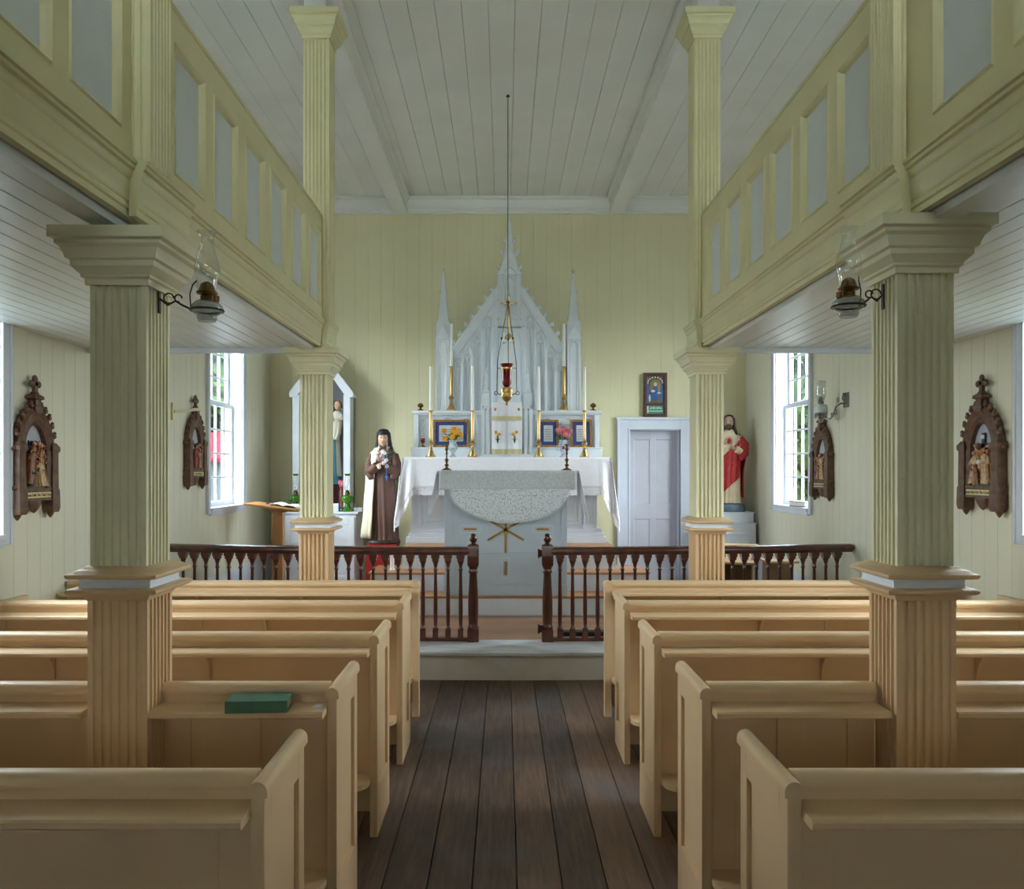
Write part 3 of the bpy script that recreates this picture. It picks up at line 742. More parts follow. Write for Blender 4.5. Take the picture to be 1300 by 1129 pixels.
# ================================================================== HIGH ALTAR
ha = thing('high_altar', 'white painted high altar table with panelled front, below the gothic reredos', 'altar', (-0.03, 9.6, 0.88))
mb = MB()
mb.box(-1.13, 1.07, 9.66, 10.30, 0.88, 1.88); mb.box(-1.235, 1.175, 9.56, 10.30, 0.88, 0.955); mb.box(-1.205, 1.145, 9.585, 10.30, 0.955, 1.0); mb.box(-1.185, 1.125, 9.60, 10.30, 1.0, 1.05)
mb.box(-1.19, 1.13, 9.60, 10.30, 1.78, 1.88)
mb.build('altar_body', M_WHITE, ha, world=True, bevel=0.006)
for xa in (-1.12, -0.60, 0.43, 0.96):
    mb = MB(); mb.box(xa-0.055, xa+0.055, 9.615, 9.67, 1.05, 1.78)
    for k in range(4): mb.tube([(xa-0.035+0.0235*k, 9.614, 1.12), (xa-0.035+0.0235*k, 9.614, 1.72)], 0.008, 8)
    mb.box(xa-0.07, xa+0.07, 9.60, 9.67, 1.05, 1.10); mb.box(xa-0.068, xa+0.068, 9.605, 9.67, 1.74, 1.78)
    mb.build('pilaster', M_WHITE, ha, world=True)
for (a, b) in ((-1.04, -0.68), (-0.52, 0.35), (0.51, 0.88)):
    mb = MB()
    for (o, y) in ((0.0, 9.64), (0.045, 9.65)):
        z0, z1 = 1.10+o, 1.72-o; t = 0.03
        for (x0, x1, w0, w1) in ((a+o, a+o+t, z0, z1), (b-o-t, b-o, z0, z1), (a+o+t, b-o-t, z0, z0+t), (a+o+t, b-o-t, z1-t, z1)): mb.box(x0, x1, y, 9.665, w0, w1)
    mb.build('front_moulding', M_WHITE, ha, world=True, bevel=0.006)
mb = MB(); mb.box(-1.245, 1.20, 9.52, 10.30, 1.88, 1.905); mb.build('table_top', M_WHITE, ha, world=True)

hc = thing('altar_cloth', 'white linen cloth with lace hem and pointed hanging corners, draped over the high altar', 'altar cloth', (-0.02, 9.5, 1.91))
def hem(u):  # drop length of the front fall
    a = abs(u)
    return 0.36 if a < 0.90 else 0.36+0.40*((a-0.90)/0.10)**1.1
def hcl(u_, v):
    u = (u_-0.5)*2; a = abs(u); L = hem(u)
    spread = 0.055*max(0, (a-0.80)/0.20)*(v*L/0.8)*1.6
    wv = 0.012*sin(u*21+1.0*sin(u*5))*v + (0.03*sin(a*60)*v if a > 0.9 else 0)
    return (-0.022+u*(1.235+spread), 9.507-0.02*v+wv, 1.912-L*v)
mb = MB(); mb.grid(hcl, 110, 14)
mb.grid(lambda u, v: (-1.257+2.47*u, 9.507+0.36*v, 1.912), 20, 3)
mb.build('linen_front', M_LINEN, hc, world=True, solid=0.004, smooth=60)
mb = MB()
def hl(u_, v):
    x, y, z = hcl(u_, 1.0); return (x, y-0.002, z-(0.085+0.012*abs(sin(u_*160)))*v)
mb.grid(hl, 160, 5); mb.build('lace_hem', M_LACE, hc, world=True, smooth=60)
for s, x in ((-1, -1.257), (1, 1.213)):
    mb = MB()
    def sd(u, v):
        L = 0.80-0.28*u
        return (x+s*(0.008+0.09*v*(1-0.55*u)+0.022*sin(u*16)*v), 9.50+0.42*u-0.03*v, 1.912-L*v)
    mb.grid(sd, 30, 14); mb.build('side_fall', M_LINEN, hc, world=True, solid=0.004, smooth=60)
    mb = MB()
    def sl(u, v):
        p = sd(u, 1.0); return (p[0], p[1], p[2]-(0.085+0.012*abs(sin(u*34)))*v)
    mb.grid(sl, 34, 4); mb.build('lace_hem', M_LACE, hc, world=True, smooth=60)

# gradine, tabernacle, reredos -----------------------------------------------
rd = thing('reredos', 'white painted gothic reredos with three pinnacles and a shelf, behind the high altar', 'reredos', (0, 10.2, 1.91))
mb = MB()
mb.box(-1.216, 1.165, 9.93, 10.50, 1.915, 2.025); mb.box(-1.226, 1.175, 9.92, 10.50, 2.025, 2.045)
mb.box(-1.19, 1.14, 10.10, 10.50, 2.045, 2.46)
for xa in (-1.165, -0.42, 0.37, 1.115): mb.box(xa-0.03, xa+0.03, 10.05, 10.12, 2.045, 2.46)
mb.box(-1.205, 1.155, 10.04, 10.52, 2.455, 2.475); mb.box(-1.225, 1.175, 10.02, 10.52, 2.475, 2.51)
mb.build('gradine_shelf', M_ALTW, rd, world=True, bevel=0.005)
def arch_pts(xc, hw, z0, zs, zt, n=8):
    """Pointed arch outline from the left foot over the tip to the right foot."""
    L = [(xc-hw, z0), (xc-hw, zs)]
    for k in range(1, n+1):
        t = k/n; L.append((xc-hw*cos(t*pi/2)**1.0 if k < n else xc, zs+(zt-zs)*sin(t*pi/2)**0.9))
    R = [(2*xc-x, z) for x, z in L[:-1]][::-1]
    return L+R
def arch_tube(mb, xc, hw, z0, zs, zt, y, r=0.008): mb.tube([(x, y, z) for x, z in arch_pts(xc, hw, z0, zs, zt)], r, 6)
for (xa, hw) in ((-1.04, 0.085), (-0.79, 0.10), (-0.54, 0.085), (0.49, 0.085), (0.75, 0.10), (0.99, 0.085)):
    mb = MB(); arch_tube(mb, xa, hw, 2.06, 2.22, 2.42, 10.098, 0.012); arch_tube(mb, xa, hw*0.6, 2.06, 2.20, 2.34, 10.098, 0.008); mb.build('arched_moulding', M_ALTW, rd, world=True, smooth=50)
tc = -0.02
mb = MB()
mb.box(tc-0.33, tc+0.33, 9.86, 10.40, 1.914, 1.96); mb.box(tc-0.26, tc+0.26, 9.92, 10.40, 1.96, 2.55); mb.box(tc-0.29, tc+0.29, 9.90, 10.40, 2.52, 2.56)
for xa in (-0.295, -0.235, 0.235, 0.295): mb.box(tc+xa-0.022, tc+xa+0.022, 9.88, 9.95, 1.96, 2.52)
mb.build('tabernacle', M_ALTW, rd, world=True, bevel=0.005)
mb = MB(); mb.sq([(0.17, 2.56), (0.15, 2.62), (0.10, 2.9), (0.055, 3.25), (0.05, 3.36), (0.075, 3.37), (0.075, 3.395), (0.04, 3.40)], (0.004, 10.05, 0)); mb.build('tabernacle_spire', M_ALTW, rd, world=True)
for xa in (-0.26, 0.26):
    mb = MB(); mb.sq([(0.045, 2.56), (0.045, 2.72), (0.055, 2.725), (0.03, 2.76), (0.004, 3.02)], (tc+xa, 9.98, 0))
    for z, r in ((2.82, 0.03), (2.90, 0.024), (2.97, 0.017)):
        for dx in (-1, 1): mb.ell((tc+xa+dx*r, 9.98, z), 0.010, 7, 5)
    mb.ell((tc+xa, 9.98, 3.03), (0.012, 0.012, 0.016), 8, 6); mb.build('small_pinnacle', M_ALTW, rd, world=True)
G = [(-0.705, 2.51), (-0.705, 3.325), (-0.145, 4.13), (-0.145, 4.285), (0.175, 4.285), (0.175, 4.13), (0.705, 3.325), (0.705, 2.51)]
mb = MB(); mb.prism(G, 'y', 10.32, 10.5); mb.build('gabled_panel', M_ALTW, rd, world=True)
xm = 0.015
for s in (-1, 1):
    a = (xm+s*0.155, 4.12); b = (s*0.715, 3.315)
    dx, dz = b[0]-a[0], b[1]-a[1]; l = sqrt(dx*dx+dz*dz); nx, nz = -dz/l, dx/l
    if nz < 0: nx, nz = -nx, -nz
    mb = MB()
    for (w0, w1, y0) in ((-0.085, -0.05, 10.29), (-0.05, -0.01, 10.275), (-0.01, 0.02, 10.26)):
        mb.prism([(a[0]+nx*w0, a[1]+nz*w0), (b[0]+nx*w0, b[1]+nz*w0), (b[0]+nx*w1, b[1]+nz*w1), (a[0]+nx*w1, a[1]+nz*w1)], 'y', y0, 10.4)
    mb.build('raking_moulding', M_ALTW, rd, world=True)
    for k in range(7):
        t = (k+0.45)/7; px, pz = a[0]+dx*t+nx*0.02, a[1]+dz*t+nz*0.02
        mb = MB(); mb.tube([(px-nx*0.02, 10.30, pz-nz*0.02), (px+nx*0.02, 10.295, pz+nz*0.02), (px+nx*0.045, 10.29, pz+nz*0.045+0.01)], [0.026, 0.022, 0.014], 8)
        mb.ell((px+nx*0.045-s*0.004, 10.29, pz+nz*0.045+0.012), (0.020, 0.018, 0.020), 8, 6); mb.ell((px+nx*0.022+s*0.020, 10.29, pz+nz*0.022-0.006), (0.020, 0.016, 0.016), 8, 6); mb.ell((px+nx*0.022-s*0.014, 10.29, pz+nz*0.022+0.018), (0.016, 0.016, 0.016), 8, 6)
        mb.build('crocket', M_ALTW, rd, world=True, smooth=60)
    # blind lancets, each one panel with a mullion and cusps
    for i, (xo, zt) in enumerate(((0.655, 3.20), (0.530, 3.37), (0.402, 3.56), (0.275, 3.75))):
        xc = s*xo+(0.01 if s > 0 else 0); hw = 0.055; zs = zt-0.14
        mb = MB(); arch_tube(mb, xc, hw, 2.53, zs, zt, 10.312, 0.014); mb.tube([(xc, 10.310, 2.53), (xc, 10.310, zs-0.02)], 0.012, 6)
        for q in (-1, 1): arch_tube(mb, xc+q*hw/2, hw*0.42, zs-0.08, zs-0.06, zs-0.005, 10.312, 0.008)
        for q, h_ in ((-1, 0), (1, 0), (0, 0.05)): mb.ell((xc+q*0.017, 10.314, zs+0.035+h_*0.5), (0.012, 0.008, 0.014), 7, 5)
        mb.build('blind_lancet', M_ALTW, rd, world=True, smooth=60)
        mb = MB(); xp = xc-s*0.064; mb.box(xp-0.010, xp+0.010, 10.275, 10.33, 2.52, zt-0.02); mb.sq([(0.014, zt-0.03), (0.014, zt), (0.002, zt+0.05)], (xp, 10.31, 0)); mb.box(xp-0.03, xp+0.03, 10.30, 10.33, zt-0.13, zt-0.115)
        mb.build('buttress_strip', M_ALTW, rd, world=True)
    # side tower
    tx = s*0.845
    mb = MB(); mb.box(tx-0.088, tx+0.088, 10.26, 10.50, 2.51, 3.46)
    for q in (-0.075, 0.075): mb.box(tx+q-0.013, tx+q+0.013, 10.245, 10.27, 2.51, 3.44)
    mb.prism([(tx-0.10, 3.44), (tx+0.10, 3.44), (tx+0.085, 3.47), (tx, 3.625), (tx-0.085, 3.47)], 'y', 10.23, 10.27)
    mb.prism([(tx-0.088, 3.44), (tx+0.088, 3.44), (tx, 3.60)], 'y', 10.26, 10.50)
    mb.build('side_tower', M_ALTW, rd, world=True, bevel=0.003)
    mb = MB(); arch_tube(mb, tx, 0.045, 2.54, 3.30, 3.42, 10.257, 0.008); mb.build('tower_arch', M_ALTW, rd, world=True, smooth=50)
    mb = MB(); mb.sq([(0.088, 3.46), (0.088, 3.66), (0.066, 3.70), (0.05, 3.86), (0.012, 4.31), (0.012, 4.33)], (tx, 10.38, 0))
    mb.ell((tx, 10.38, 4.345), (0.024, 0.024, 0.018), 8, 6); mb.ell((tx, 10.38, 4.375), (0.012, 0.012, 0.024), 8, 6)
    for z, r in ((3.74, 0.07), (3.92, 0.055), (4.08, 0.04)):
        for q in (-1, 1): mb.ell((tx+q*r, 10.35, z), (0.014, 0.012, 0.013), 7, 5)
    mb.build('tower_spire', M_ALTW, rd, world=True, smooth=30)
# centre tower
mb = MB(); mb.box(xm-0.145, xm+0.145, 10.25, 10.5, 3.60, 4.29)
for q in (-0.12, 0.12): mb.box(xm+q-0.022, xm+q+0.022, 10.235, 10.27, 3.60, 4.27)
mb.box(xm-0.155, xm+0.155, 10.235, 10.3, 3.70, 3.725); mb.box(xm-0.155, xm+0.155, 10.235, 10.3, 3.60, 3.625)
mb.prism([(xm-0.165, 4.27), (xm+0.165, 4.27), (xm+0.135, 4.31), (xm, 4.63), (xm-0.135, 4.31)], 'y', 10.22, 10.26)
mb.build('centre_tower', M_ALTW, rd, world=True, bevel=0.003)
mb = MB(); arch_tube(mb, xm, 0.085, 3.74, 4.16, 4.36, 10.222, 0.011); arch_tube(mb, xm, 0.05, 3.74, 4.12, 4.24, 10.24, 0.008); mb.tube([(xm, 10.24, 3.74), (xm, 10.24, 4.12)], 0.008, 6)
for q in (-0.07, 0.07): arch_tube(mb, xm+q, 0.05, 3.63, 3.65, 3.69, 10.24, 0.005)
mb.build('centre_arch', M_ALTW, rd, world=True, smooth=50)
mb = MB()
for q in (-0.075, 0.075): arch_tube(mb, xm+q, 0.065, 2.6, 3.40, 3.56, 10.318, 0.008)
mb.build('centre_tracery', M_ALTW, rd, world=True, smooth=50)
mb = MB(); mb.sq([(0.13, 4.29), (0.055, 4.63), (0.05, 4.66), (0.008, 5.02)], (xm, 10.38, 0)); mb.sq([(0.02, 5.02), (0.02, 5.035)], (xm, 10.38, 0)); mb.ell((xm, 10.38, 5.06), (0.018, 0.018, 0.028), 8, 6)
mb.build('centre_spire', M_ALTW, rd, world=True)
for z, r in ((4.39, 0.135), (4.57, 0.10), (4.74, 0.062)):
    for q in (-1, 1):
        mb = MB(); mb.tube([(xm+q*(r-0.05), 10.36, z-0.035), (xm+q*(r-0.012), 10.35, z-0.01), (xm+q*(r+0.012), 10.35, z+0.03)], [0.026, 0.022, 0.015], 8); mb.ell((xm+q*(r+0.012), 10.35, z+0.03), (0.022, 0.018, 0.022), 8, 6); mb.ell((xm+q*(r+0.012), 10.35, z), (0.02, 0.014, 0.012), 7, 5)
        mb.build('crocket', M_ALTW, rd, world=True, smooth=60)

# veil on the tabernacle -----------------------------------------------------
ve = thing('tabernacle_veil', 'white tabernacle veil in two halves with embroidered yellow daffodils', 'veil', (-0.02, 9.86, 1.965))
def daffodil(x, z, y, k):
    mb = MB(); mb.cur = 0
    for dx, dz, l in ((-0.01, 0, 0.10), (0.012, 0.0, 0.11), (0.0, 0.0, 0.13), (-0.03, -0.01, 0.06), (0.032, -0.01, 0.06)):
        mb.tube([(x, y, z-0.11), (x+dx*0.4, y-0.001, z-0.06), (x+dx, y-0.001, z-0.11+l)], [0.004, 0.006, 0.002], 5)
    mb.cur = 1
    for fx, fz in ((-0.02, 0.0), (0.022, 0.028)):
        for a in range(6): mb.ell((x+k*fx+0.013*cos(a*pi/3), y-0.003, z+fz+0.013*sin(a*pi/3)), (0.010, 0.003, 0.009), 7, 5)
    mb.cur = 2
    for fx, fz in ((-0.02, 0.0), (0.022, 0.028)): mb.ell((x+k*fx, y-0.007, z+fz), (0.008, 0.005, 0.008), 7, 5)
    return mb
for s in (-1, 1):
    x0, x1 = (-0.205, -0.022) if s < 0 else (-0.016, 0.165)
    mb = MB(); yv = lambda u, v: 9.855-0.006*sin(u*13+s)*(0.4+0.6*v)-0.006*v
    mb.grid(lambda u, v: (x0+(x1-x0)*u, yv(u, v), 2.375-0.415*v), 24, 12)
    h = mb.build('veil_half', M_LINEN, ve, world=True, solid=0.004, smooth=60)
    mb = MB(); mb.grid(lambda u, v: (x0+(x1-x0)*u, yv(u, 1)-0.004, 2.02-0.062*v), 24, 1); mb.build('gold_hem', mat('pale_gold_cloth', (206, 196, 150), 0.7), h, world=True, solid=0.002)
    daffodil(x0+0.08+0.01*s, 2.20, 9.836, -s*-1.0).build('embroidered_daffodil', [M_LEAF, M_YEL, mat('orange_petal', (230, 140, 30), 0.6)], h, world=True)
    mb = MB(); mb.grid(lambda u, v: (x0+(x1-x0)*u, 9.845-0.004*sin(u*9), 2.60-0.215*v), 16, 4); v2 = mb.build('valance', M_LINEN, ve, world=True, solid=0.004, smooth=60)
    mb = MB(); mb.grid(lambda u, v: (x0+(x1-x0)*u, 9.838-0.004*sin(u*9), 2.425-0.05*v), 16, 1); mb.build('gold_hem', MATS['pale_gold_cloth'], v2, world=True, solid=0.002)
    mb = MB(); fx = x0+0.04 if s < 0 else x1-0.04; mb.ell((fx, 9.832, 2.51), (0.014, 0.004, 0.02), 8, 6); mb.build('embroidered_bud', M_GOLDP, v2, world=True)

# crucifix on the tabernacle spire -------------------------------------------
cz = thing('crucifix', 'brass crucifix with figure, standing on the tabernacle spire behind the hanging lamp', 'crucifix', (0.004, 10.05, 3.40))
mb = MB(); mb.sq([(0.05, 0.001), (0.05, 0.012), (0.03, 0.02), (0.014, 0.06), (0.018, 0.07), (0.010, 0.09)]); mb.tube([(-0.05, 0, 0.012), (-0.035, 0, 0.055), (0, 0, 0.075), (0.035, 0, 0.055), (0.05, 0, 0.012)], 0.008, 6); mb.build('foot', M_BRASS, cz, smooth=40)
mb = MB(); mb.box(-0.011, 0.011, -0.008, 0.008, 0.08, 0.55); mb.box(-0.085, 0.085, -0.008, 0.008, 0.455, 0.475)
for c in ((-0.09, 0, 0.465), (0.09, 0, 0.465), (0, 0, 0.56)): mb.ell(c, (0.016, 0.01, 0.016), 8, 6)
mb.build('cross', M_BRASS, cz)
mb = MB(); mb.tube([(0, -0.012, 0.27), (0.004, -0.02, 0.32), (0, -0.016, 0.38), (0, -0.016, 0.44)], [0.008, 0.013, 0.012, 0.015], 8); mb.ell((0, -0.02, 0.475), (0.011, 0.011, 0.014), 8, 6)
for q in (-1, 1): mb.tube([(q*0.01, -0.014, 0.44), (q*0.04, -0.014, 0.452), (q*0.075, -0.012, 0.467)], 0.005, 6)
mb.build('corpus', M_BRASS, cz, smooth=60)

# framed altar cards, vases, small lamps ---------------------------------------
def card(xc, w, label, h=0.35):
    c = thing('altar_card', label, 'framed card', (xc, 9.995, 2.046), 'framed altar cards on the shelf')
    mb = MB(); t = 0.028; T = lambda z: -0.002+0.045*z/0.35
    for (a, b, z0, z1) in ((-w/2, w/2, 0, t), (-w/2, w/2, h-t, h), (-w/2, -w/2+t, t, h-t), (w/2-t, w/2, t, h-t)):
        mb.add([(a, T(z0)-0.012, z0), (b, T(z0)-0.012, z0), (b, T(z1)-0.012, z1), (a, T(z1)-0.012, z1), (a, T(z0)+0.008, z0), (b, T(z0)+0.008, z0), (b, T(z1)+0.008, z1), (a, T(z1)+0.008, z1)],
               [(0,1,2,3),(4,7,6,5),(0,4,5,1),(1,5,6,2),(2,6,7,3),(3,7,4,0)])
    mb.build('gilt_frame', M_GOLDF, c)
    def sheet(nm, m, i, dy):
        mb = MB(); mb.add([(-w/2+i, T(i)+dy, i), (w/2-i, T(i)+dy, i), (w/2-i, T(h-i)+dy, h-i), (-w/2+i, T(h-i)+dy, h-i)], [(0, 1, 2, 3)]); return mb.build(nm, m, c, solid=0.003)
    sheet('blue_mat', M_NAVY, t-0.004, 0.0); sheet('card_paper', mat('aged_card', (206, 208, 206), 0.7, rgb2=(170, 176, 180), scale=60), t+0.045, -0.004)
    mb = MB()
    for k in range(5): 
        z = 0.10+0.03*k; mb.box(-w/2+t+0.06, w/2-t-0.06, T(z)-0.0085, T(z)-0.0065, z, z+0.006)
    mb.build('text_lines', mat('grey_ink', (120, 124, 130), 0.8), c)
card(-0.72, 0.45, 'gilt framed blue matted card behind the yellow flowers')
card(0.50, 0.26, 'gilt framed blue matted card, standing just left of the pink flowers')
card(0.915, 0.27, 'gilt framed blue matted card, standing just right of the pink flowers')
def flowers(loc, pm, label, glassy):
    f = thing('flower_vase', label, 'vase', loc)
    mb = MB(); mb.lathe([(0.0, 0), (0.045, 0), (0.045, 0.01), (0.02, 0.03), (0.025, 0.06), (0.06, 0.12), (0.055, 0.16), (0.04, 0.18), (0.065, 0.215), (0.062, 0.215), (0.03, 0.17)], n=12 if glassy else 20)
    if not glassy:
        for q in (-1, 1): mb.tube([(q*0.05, 0, 0.15), (q*0.08, 0, 0.14), (q*0.075, 0, 0.09), (q*0.05, 0, 0.09)], 0.006, 6)
    v = mb.build('vase', (mat('cut_glass', (206, 222, 226), 0.12, var=0.25, scale=50, bump=0.8) if glassy else mat('white_blue_china', (232, 238, 244), 0.2, rgb2=(130, 160, 200), scale=34)), f, smooth=None if glassy else 50)
    if not glassy:
        mb = MB(); mb.ell((0, -0.056, 0.12), (0.018, 0.006, 0.024), 10, 7); mb.build('red_medallion', M_RED, v)
    rng = random.Random(len(label)); mb = MB()
    for i in range(13):
        a = rng.uniform(0, 2*pi); r = rng.uniform(0.02, 0.115); x, y, z = r*cos(a), r*0.6*sin(a), 0.30+rng.uniform(-0.04, 0.07)-r*0.3
        mb.tube([(0, 0, 0.18), (x*0.5, y*0.5, 0.24), (x, y, z)], 0.004, 5)
        B = MB()
        for q in range(7):
            b = 2*pi*q/7; B.ell((x+0.020*cos(b), y-0.006, z+0.020*sin(b)), (0.016, 0.010, 0.014), 7, 5)
        B.ell((x, y-0.014, z), (0.014, 0.010, 0.014), 7, 5); B.build('bloom', pm, f, smooth=60)
    for i in range(14):
        a = rng.uniform(0, 2*pi); x = 0.10*cos(a); z = 0.24+0.05*sin(a)
        mb.tube([(0, 0, 0.2), (x*0.6, -0.02, z), (x, -0.01, z+0.01)], [0.004, 0.014, 0.002], 5)
    mb.build('foliage', M_LEAF, f)
flowers((-0.685, 9.79, ZA), M_YEL, 'glass vase of yellow flowers on the high altar', True)
flowers((0.67, 9.79, ZA), M_PINK, 'white china vase of pink flowers on the high altar', False)
for x, lab in ((-1.115, 'little brass burner on the left end of the altar shelf'), (1.075, 'little brass burner on the right end of the altar shelf')):
    mb = MB(); mb.lathe([(0.0, 0), (0.042, 0), (0.042, 0.01), (0.015, 0.025), (0.012, 0.04), (0.032, 0.05), (0.04, 0.075), (0.03, 0.085), (0.012, 0.10), (0.0, 0.10)], n=16); o = mb.build('oil_burner', M_BRASSD, smooth=40); o.location = (x, 10.10, 2.511); tag(o, lab, 'burner', 'little brass burners')
vt = thing('votive_light', 'small ruby glass votive light beside the leftmost candlestick', 'votive light', (-1.075, 9.99, 2.046))
mb = MB(); mb.lathe([(0.0, 0), (0.03, 0), (0.028, 0.012), (0.008, 0.03), (0.008, 0.05), (0.024, 0.06)], n=14); mb.build('stand', M_BRASSD, vt, smooth=40)
mb = MB(); mb.lathe([(0.022, 0.058), (0.028, 0.075), (0.028, 0.11), (0.024, 0.115), (0.0, 0.112)], n=14); mb.build('ruby_cup', M_REDG, vt, smooth=40)
mb = MB(); mb.lathe([(0.02, 0.115), (0.026, 0.14), (0.014, 0.18), (0.014, 0.20)], n=12); mb.build('chimney', M_LAMPG, vt, smooth=40)

# ================================================================== SANCTUARY LAMP
sl = thing('sanctuary_lamp', 'ruby glass sanctuary lamp hanging on brass chains from the ceiling', 'hanging lamp', (-0.03, 7.70, 2.40))
mb = MB(); mb.tube([(0.012, 0, 2.985), (0.012, 0, 1.0)], 0.004, 6); mb.lathe([(0.02, 2.97), (0.012, 2.984)], c=(0.012, 0, 0), n=10); mb.build('suspension_cord', M_IRON, sl)
mb = MB(); mb.lathe([(0.004, 1.0), (0.018, 0.985), (0.02, 0.97), (0.004, 0.96)], c=(0.012, 0, 0), n=10); mb.build('crown', M_BRASSD, sl, smooth=40)
for k, a in enumerate((radians(195), radians(-10), radians(80))):
    x, y = 0.098*cos(a), 0.098*sin(a); mb = MB(); n = 40
    top = (0.012, 0, 0.975); mid = (x*0.95, y*0.95, 0.40); bot = (x, y, 0.115)
    pts = [(top[0]+(mid[0]-top[0])*t, top[1]+(mid[1]-top[1])*t, top[2]+(mid[2]-top[2])*t) for t in [i/n for i in range(n+1)]]
    mb.tube(pts+[bot], 0.0035, 5)
    i = int(n*0.62); mb.ell(pts[i], (0.011, 0.011, 0.014), 8, 6); mb.tube([(x*0.5, y*0.5, 0.34), (x, y, 0.34)], 0.003, 5)
    ring = [(x*1.1+0.016*cos(t)*cos(a), y*1.1+0.016*cos(t)*sin(a), 0.10+0.016*sin(t)) for t in [2*pi*q/10 for q in range(11)]]; mb.tube(ring, 0.004, 5); mb.tube([(x*0.4, y*0.4, 0.08), (x*0.95, y*0.95, 0.098)], 0.005, 5)
    mb.build('chain', M_BRASSD, sl)
mb = MB(); mb.lathe([(0.0, 0.155), (0.028, 0.165), (0.042, 0.19), (0.045, 0.22), (0.046, 0.33), (0.046, 0.345), (0.064, 0.385), (0.060, 0.385), (0.042, 0.35)], n=24); mb.build('ruby_glass', M_REDG, sl, smooth=40)
mb = MB(); mb.lathe([(0.047, 0.328), (0.055, 0.332), (0.055, 0.348), (0.047, 0.352)], n=24); mb.build('glass_collar', M_BRASS, sl, smooth=40)
mb = MB(); mb.lathe([(0.0, -0.02), (0.01, -0.015), (0.014, 0.0), (0.008, 0.012), (0.03, 0.03), (0.05, 0.055), (0.055, 0.08), (0.05, 0.105), (0.058, 0.112), (0.058, 0.145), (0.052, 0.155), (0.0, 0.155)], n=24); mb.build('lamp_bowl', M_BRASS, sl, smooth=40)
# ================================================================== STATUES
def robe(mb, rings, n=72, folds=13, a0=0.0, a1=2*pi, close=True, ph=0.0, sub=5):
    """Draped cloth: rings (z, rx, ry, cx, cy, fold) from the bottom up; angle 0 faces the front (-y), pi/2 is +x."""
    R = []
    for i in range(len(rings)-1):
        for k in range(sub):
            t = k/sub; t2 = t*t*(3-2*t); R.append([rings[i][j]+(rings[i+1][j]-rings[i][j])*(t if j == 0 else t2) for j in range(6)])
    R.append(list(rings[-1]))
    full = abs(a1-a0-2*pi) < 1e-6; m = n if full else n+1
    vs = []; fs = []
    for (z, rx, ry, cx, cy, f) in R:
        for i in range(m):
            a = a0+(a1-a0)*i/n
            w = 1+f*(0.7*sin(folds*a+ph+1.3*sin(3*a)+z*1.5)+0.3*sin((folds*1.7)*a+2*ph))
            vs.append((cx+rx*w*sin(a), cy-ry*w*cos(a), z))
    for j in range(len(R)-1):
        for i in range(n):
            i2 = (i+1) % m; fs.append((j*m+i, j*m+i2, (j+1)*m+i2, (j+1)*m+i))
    if full and close: fs.append(tuple(range(m))[::-1]); fs.append(tuple((len(R)-1)*m+i for i in range(m)))
    return mb.add(vs, fs)
def head(mb, c, h, turn=0.0, tilt=0.0, skin=0, dark=1, lip=2):
    """Painted head h tall, facing -y: brow, sockets, nose, mouth and chin."""
    from mathutils import Matrix, Vector
    M = Matrix.Rotation(turn, 3, 'Z') @ Matrix.Rotation(tilt, 3, 'Y')
    def T(p): v = M @ Vector(p); return (c[0]+v.x*h, c[1]+v.y*h, c[2]+v.z*h)
    def shape(x, y, z):
        f = max(0, -y)
        w = 0.36*(1-0.22*max(0, -z-0.1)); X = x*w; Z = z*0.5; Y = y*(0.42 if y < 0 else 0.44)
        Y -= 0.10*f**3*exp(-(X/0.045)**2)*exp(-((Z+0.03)/0.10)**2)*(0.4 if Z > 0.02 else 1)
        for q in (-1, 1): Y += 0.045*f*exp(-((X-q*0.13)/0.07)**2)*exp(-((Z-0.05)/0.05)**2)
        Y -= 0.02*f*exp(-(X/0.09)**2)*exp(-((Z+0.21)/0.04)**2); Y -= 0.05*f*exp(-(X/0.10)**2)*exp(-((Z+0.40)/0.08)**2)
        return (X, Y, Z)
    mb.cur = skin
    k = len(mb.v); mb.ell((0, 0, 0), 1.0, 28, 20, fn=shape)
    for i in range(k, len(mb.v)): mb.v[i] = T(mb.v[i])
    def blob(p, r, cur):
        mb.cur = cur; k = len(mb.v); mb.ell(p, r, 10, 6)
        for i in range(k, len(mb.v)): mb.v[i] = T(mb.v[i])
    for q in (-1, 1):
        blob((q*0.13, -0.36, 0.045), (0.055, 0.022, 0.024), dark); blob((q*0.135, -0.375, 0.12), (0.07, 0.02, 0.013), dark)
        blob((q*0.36, 0.0, 0.0), (0.03, 0.06, 0.09), skin)
    blob((0, -0.405, -0.215), (0.08, 0.03, 0.022), lip); mb.cur = skin
def hand(mb, w, d, L=0.10, spread=(1, 0, 0), curl=0.5):
    """Small hand from wrist w along d: palm, four fingers, thumb at the side."""
    from mathutils import Vector
    w = Vector(w); d = Vector(d).normalized(); s = Vector(spread); s = (s-d*s.dot(d)).normalized(); nrm = d.cross(s).normalized()
    mb.tube([w-d*L*0.1, w+d*L*0.25, w+d*L*0.5], [L*0.17, L*0.22, L*0.2], 10)
    for i, f in enumerate((0.42, 0.5, 0.47, 0.36)):
        b = w+d*L*0.48+s*L*(i-1.5)*0.115
        p1 = b+d*L*f*0.5+nrm*L*0.04*curl; p2 = b+d*L*f*(1-0.25*curl)+nrm*L*0.22*curl
        mb.tube([b, p1, p2], [L*0.062, L*0.055, L*0.038], 7)
    t = w+d*L*0.15-s*L*0.19
    mb.tube([t, t+d*L*0.18-s*L*0.12, t+d*L*0.36-s*L*0.13+nrm*L*0.05], [L*0.07, L*0.062, L*0.042], 7)

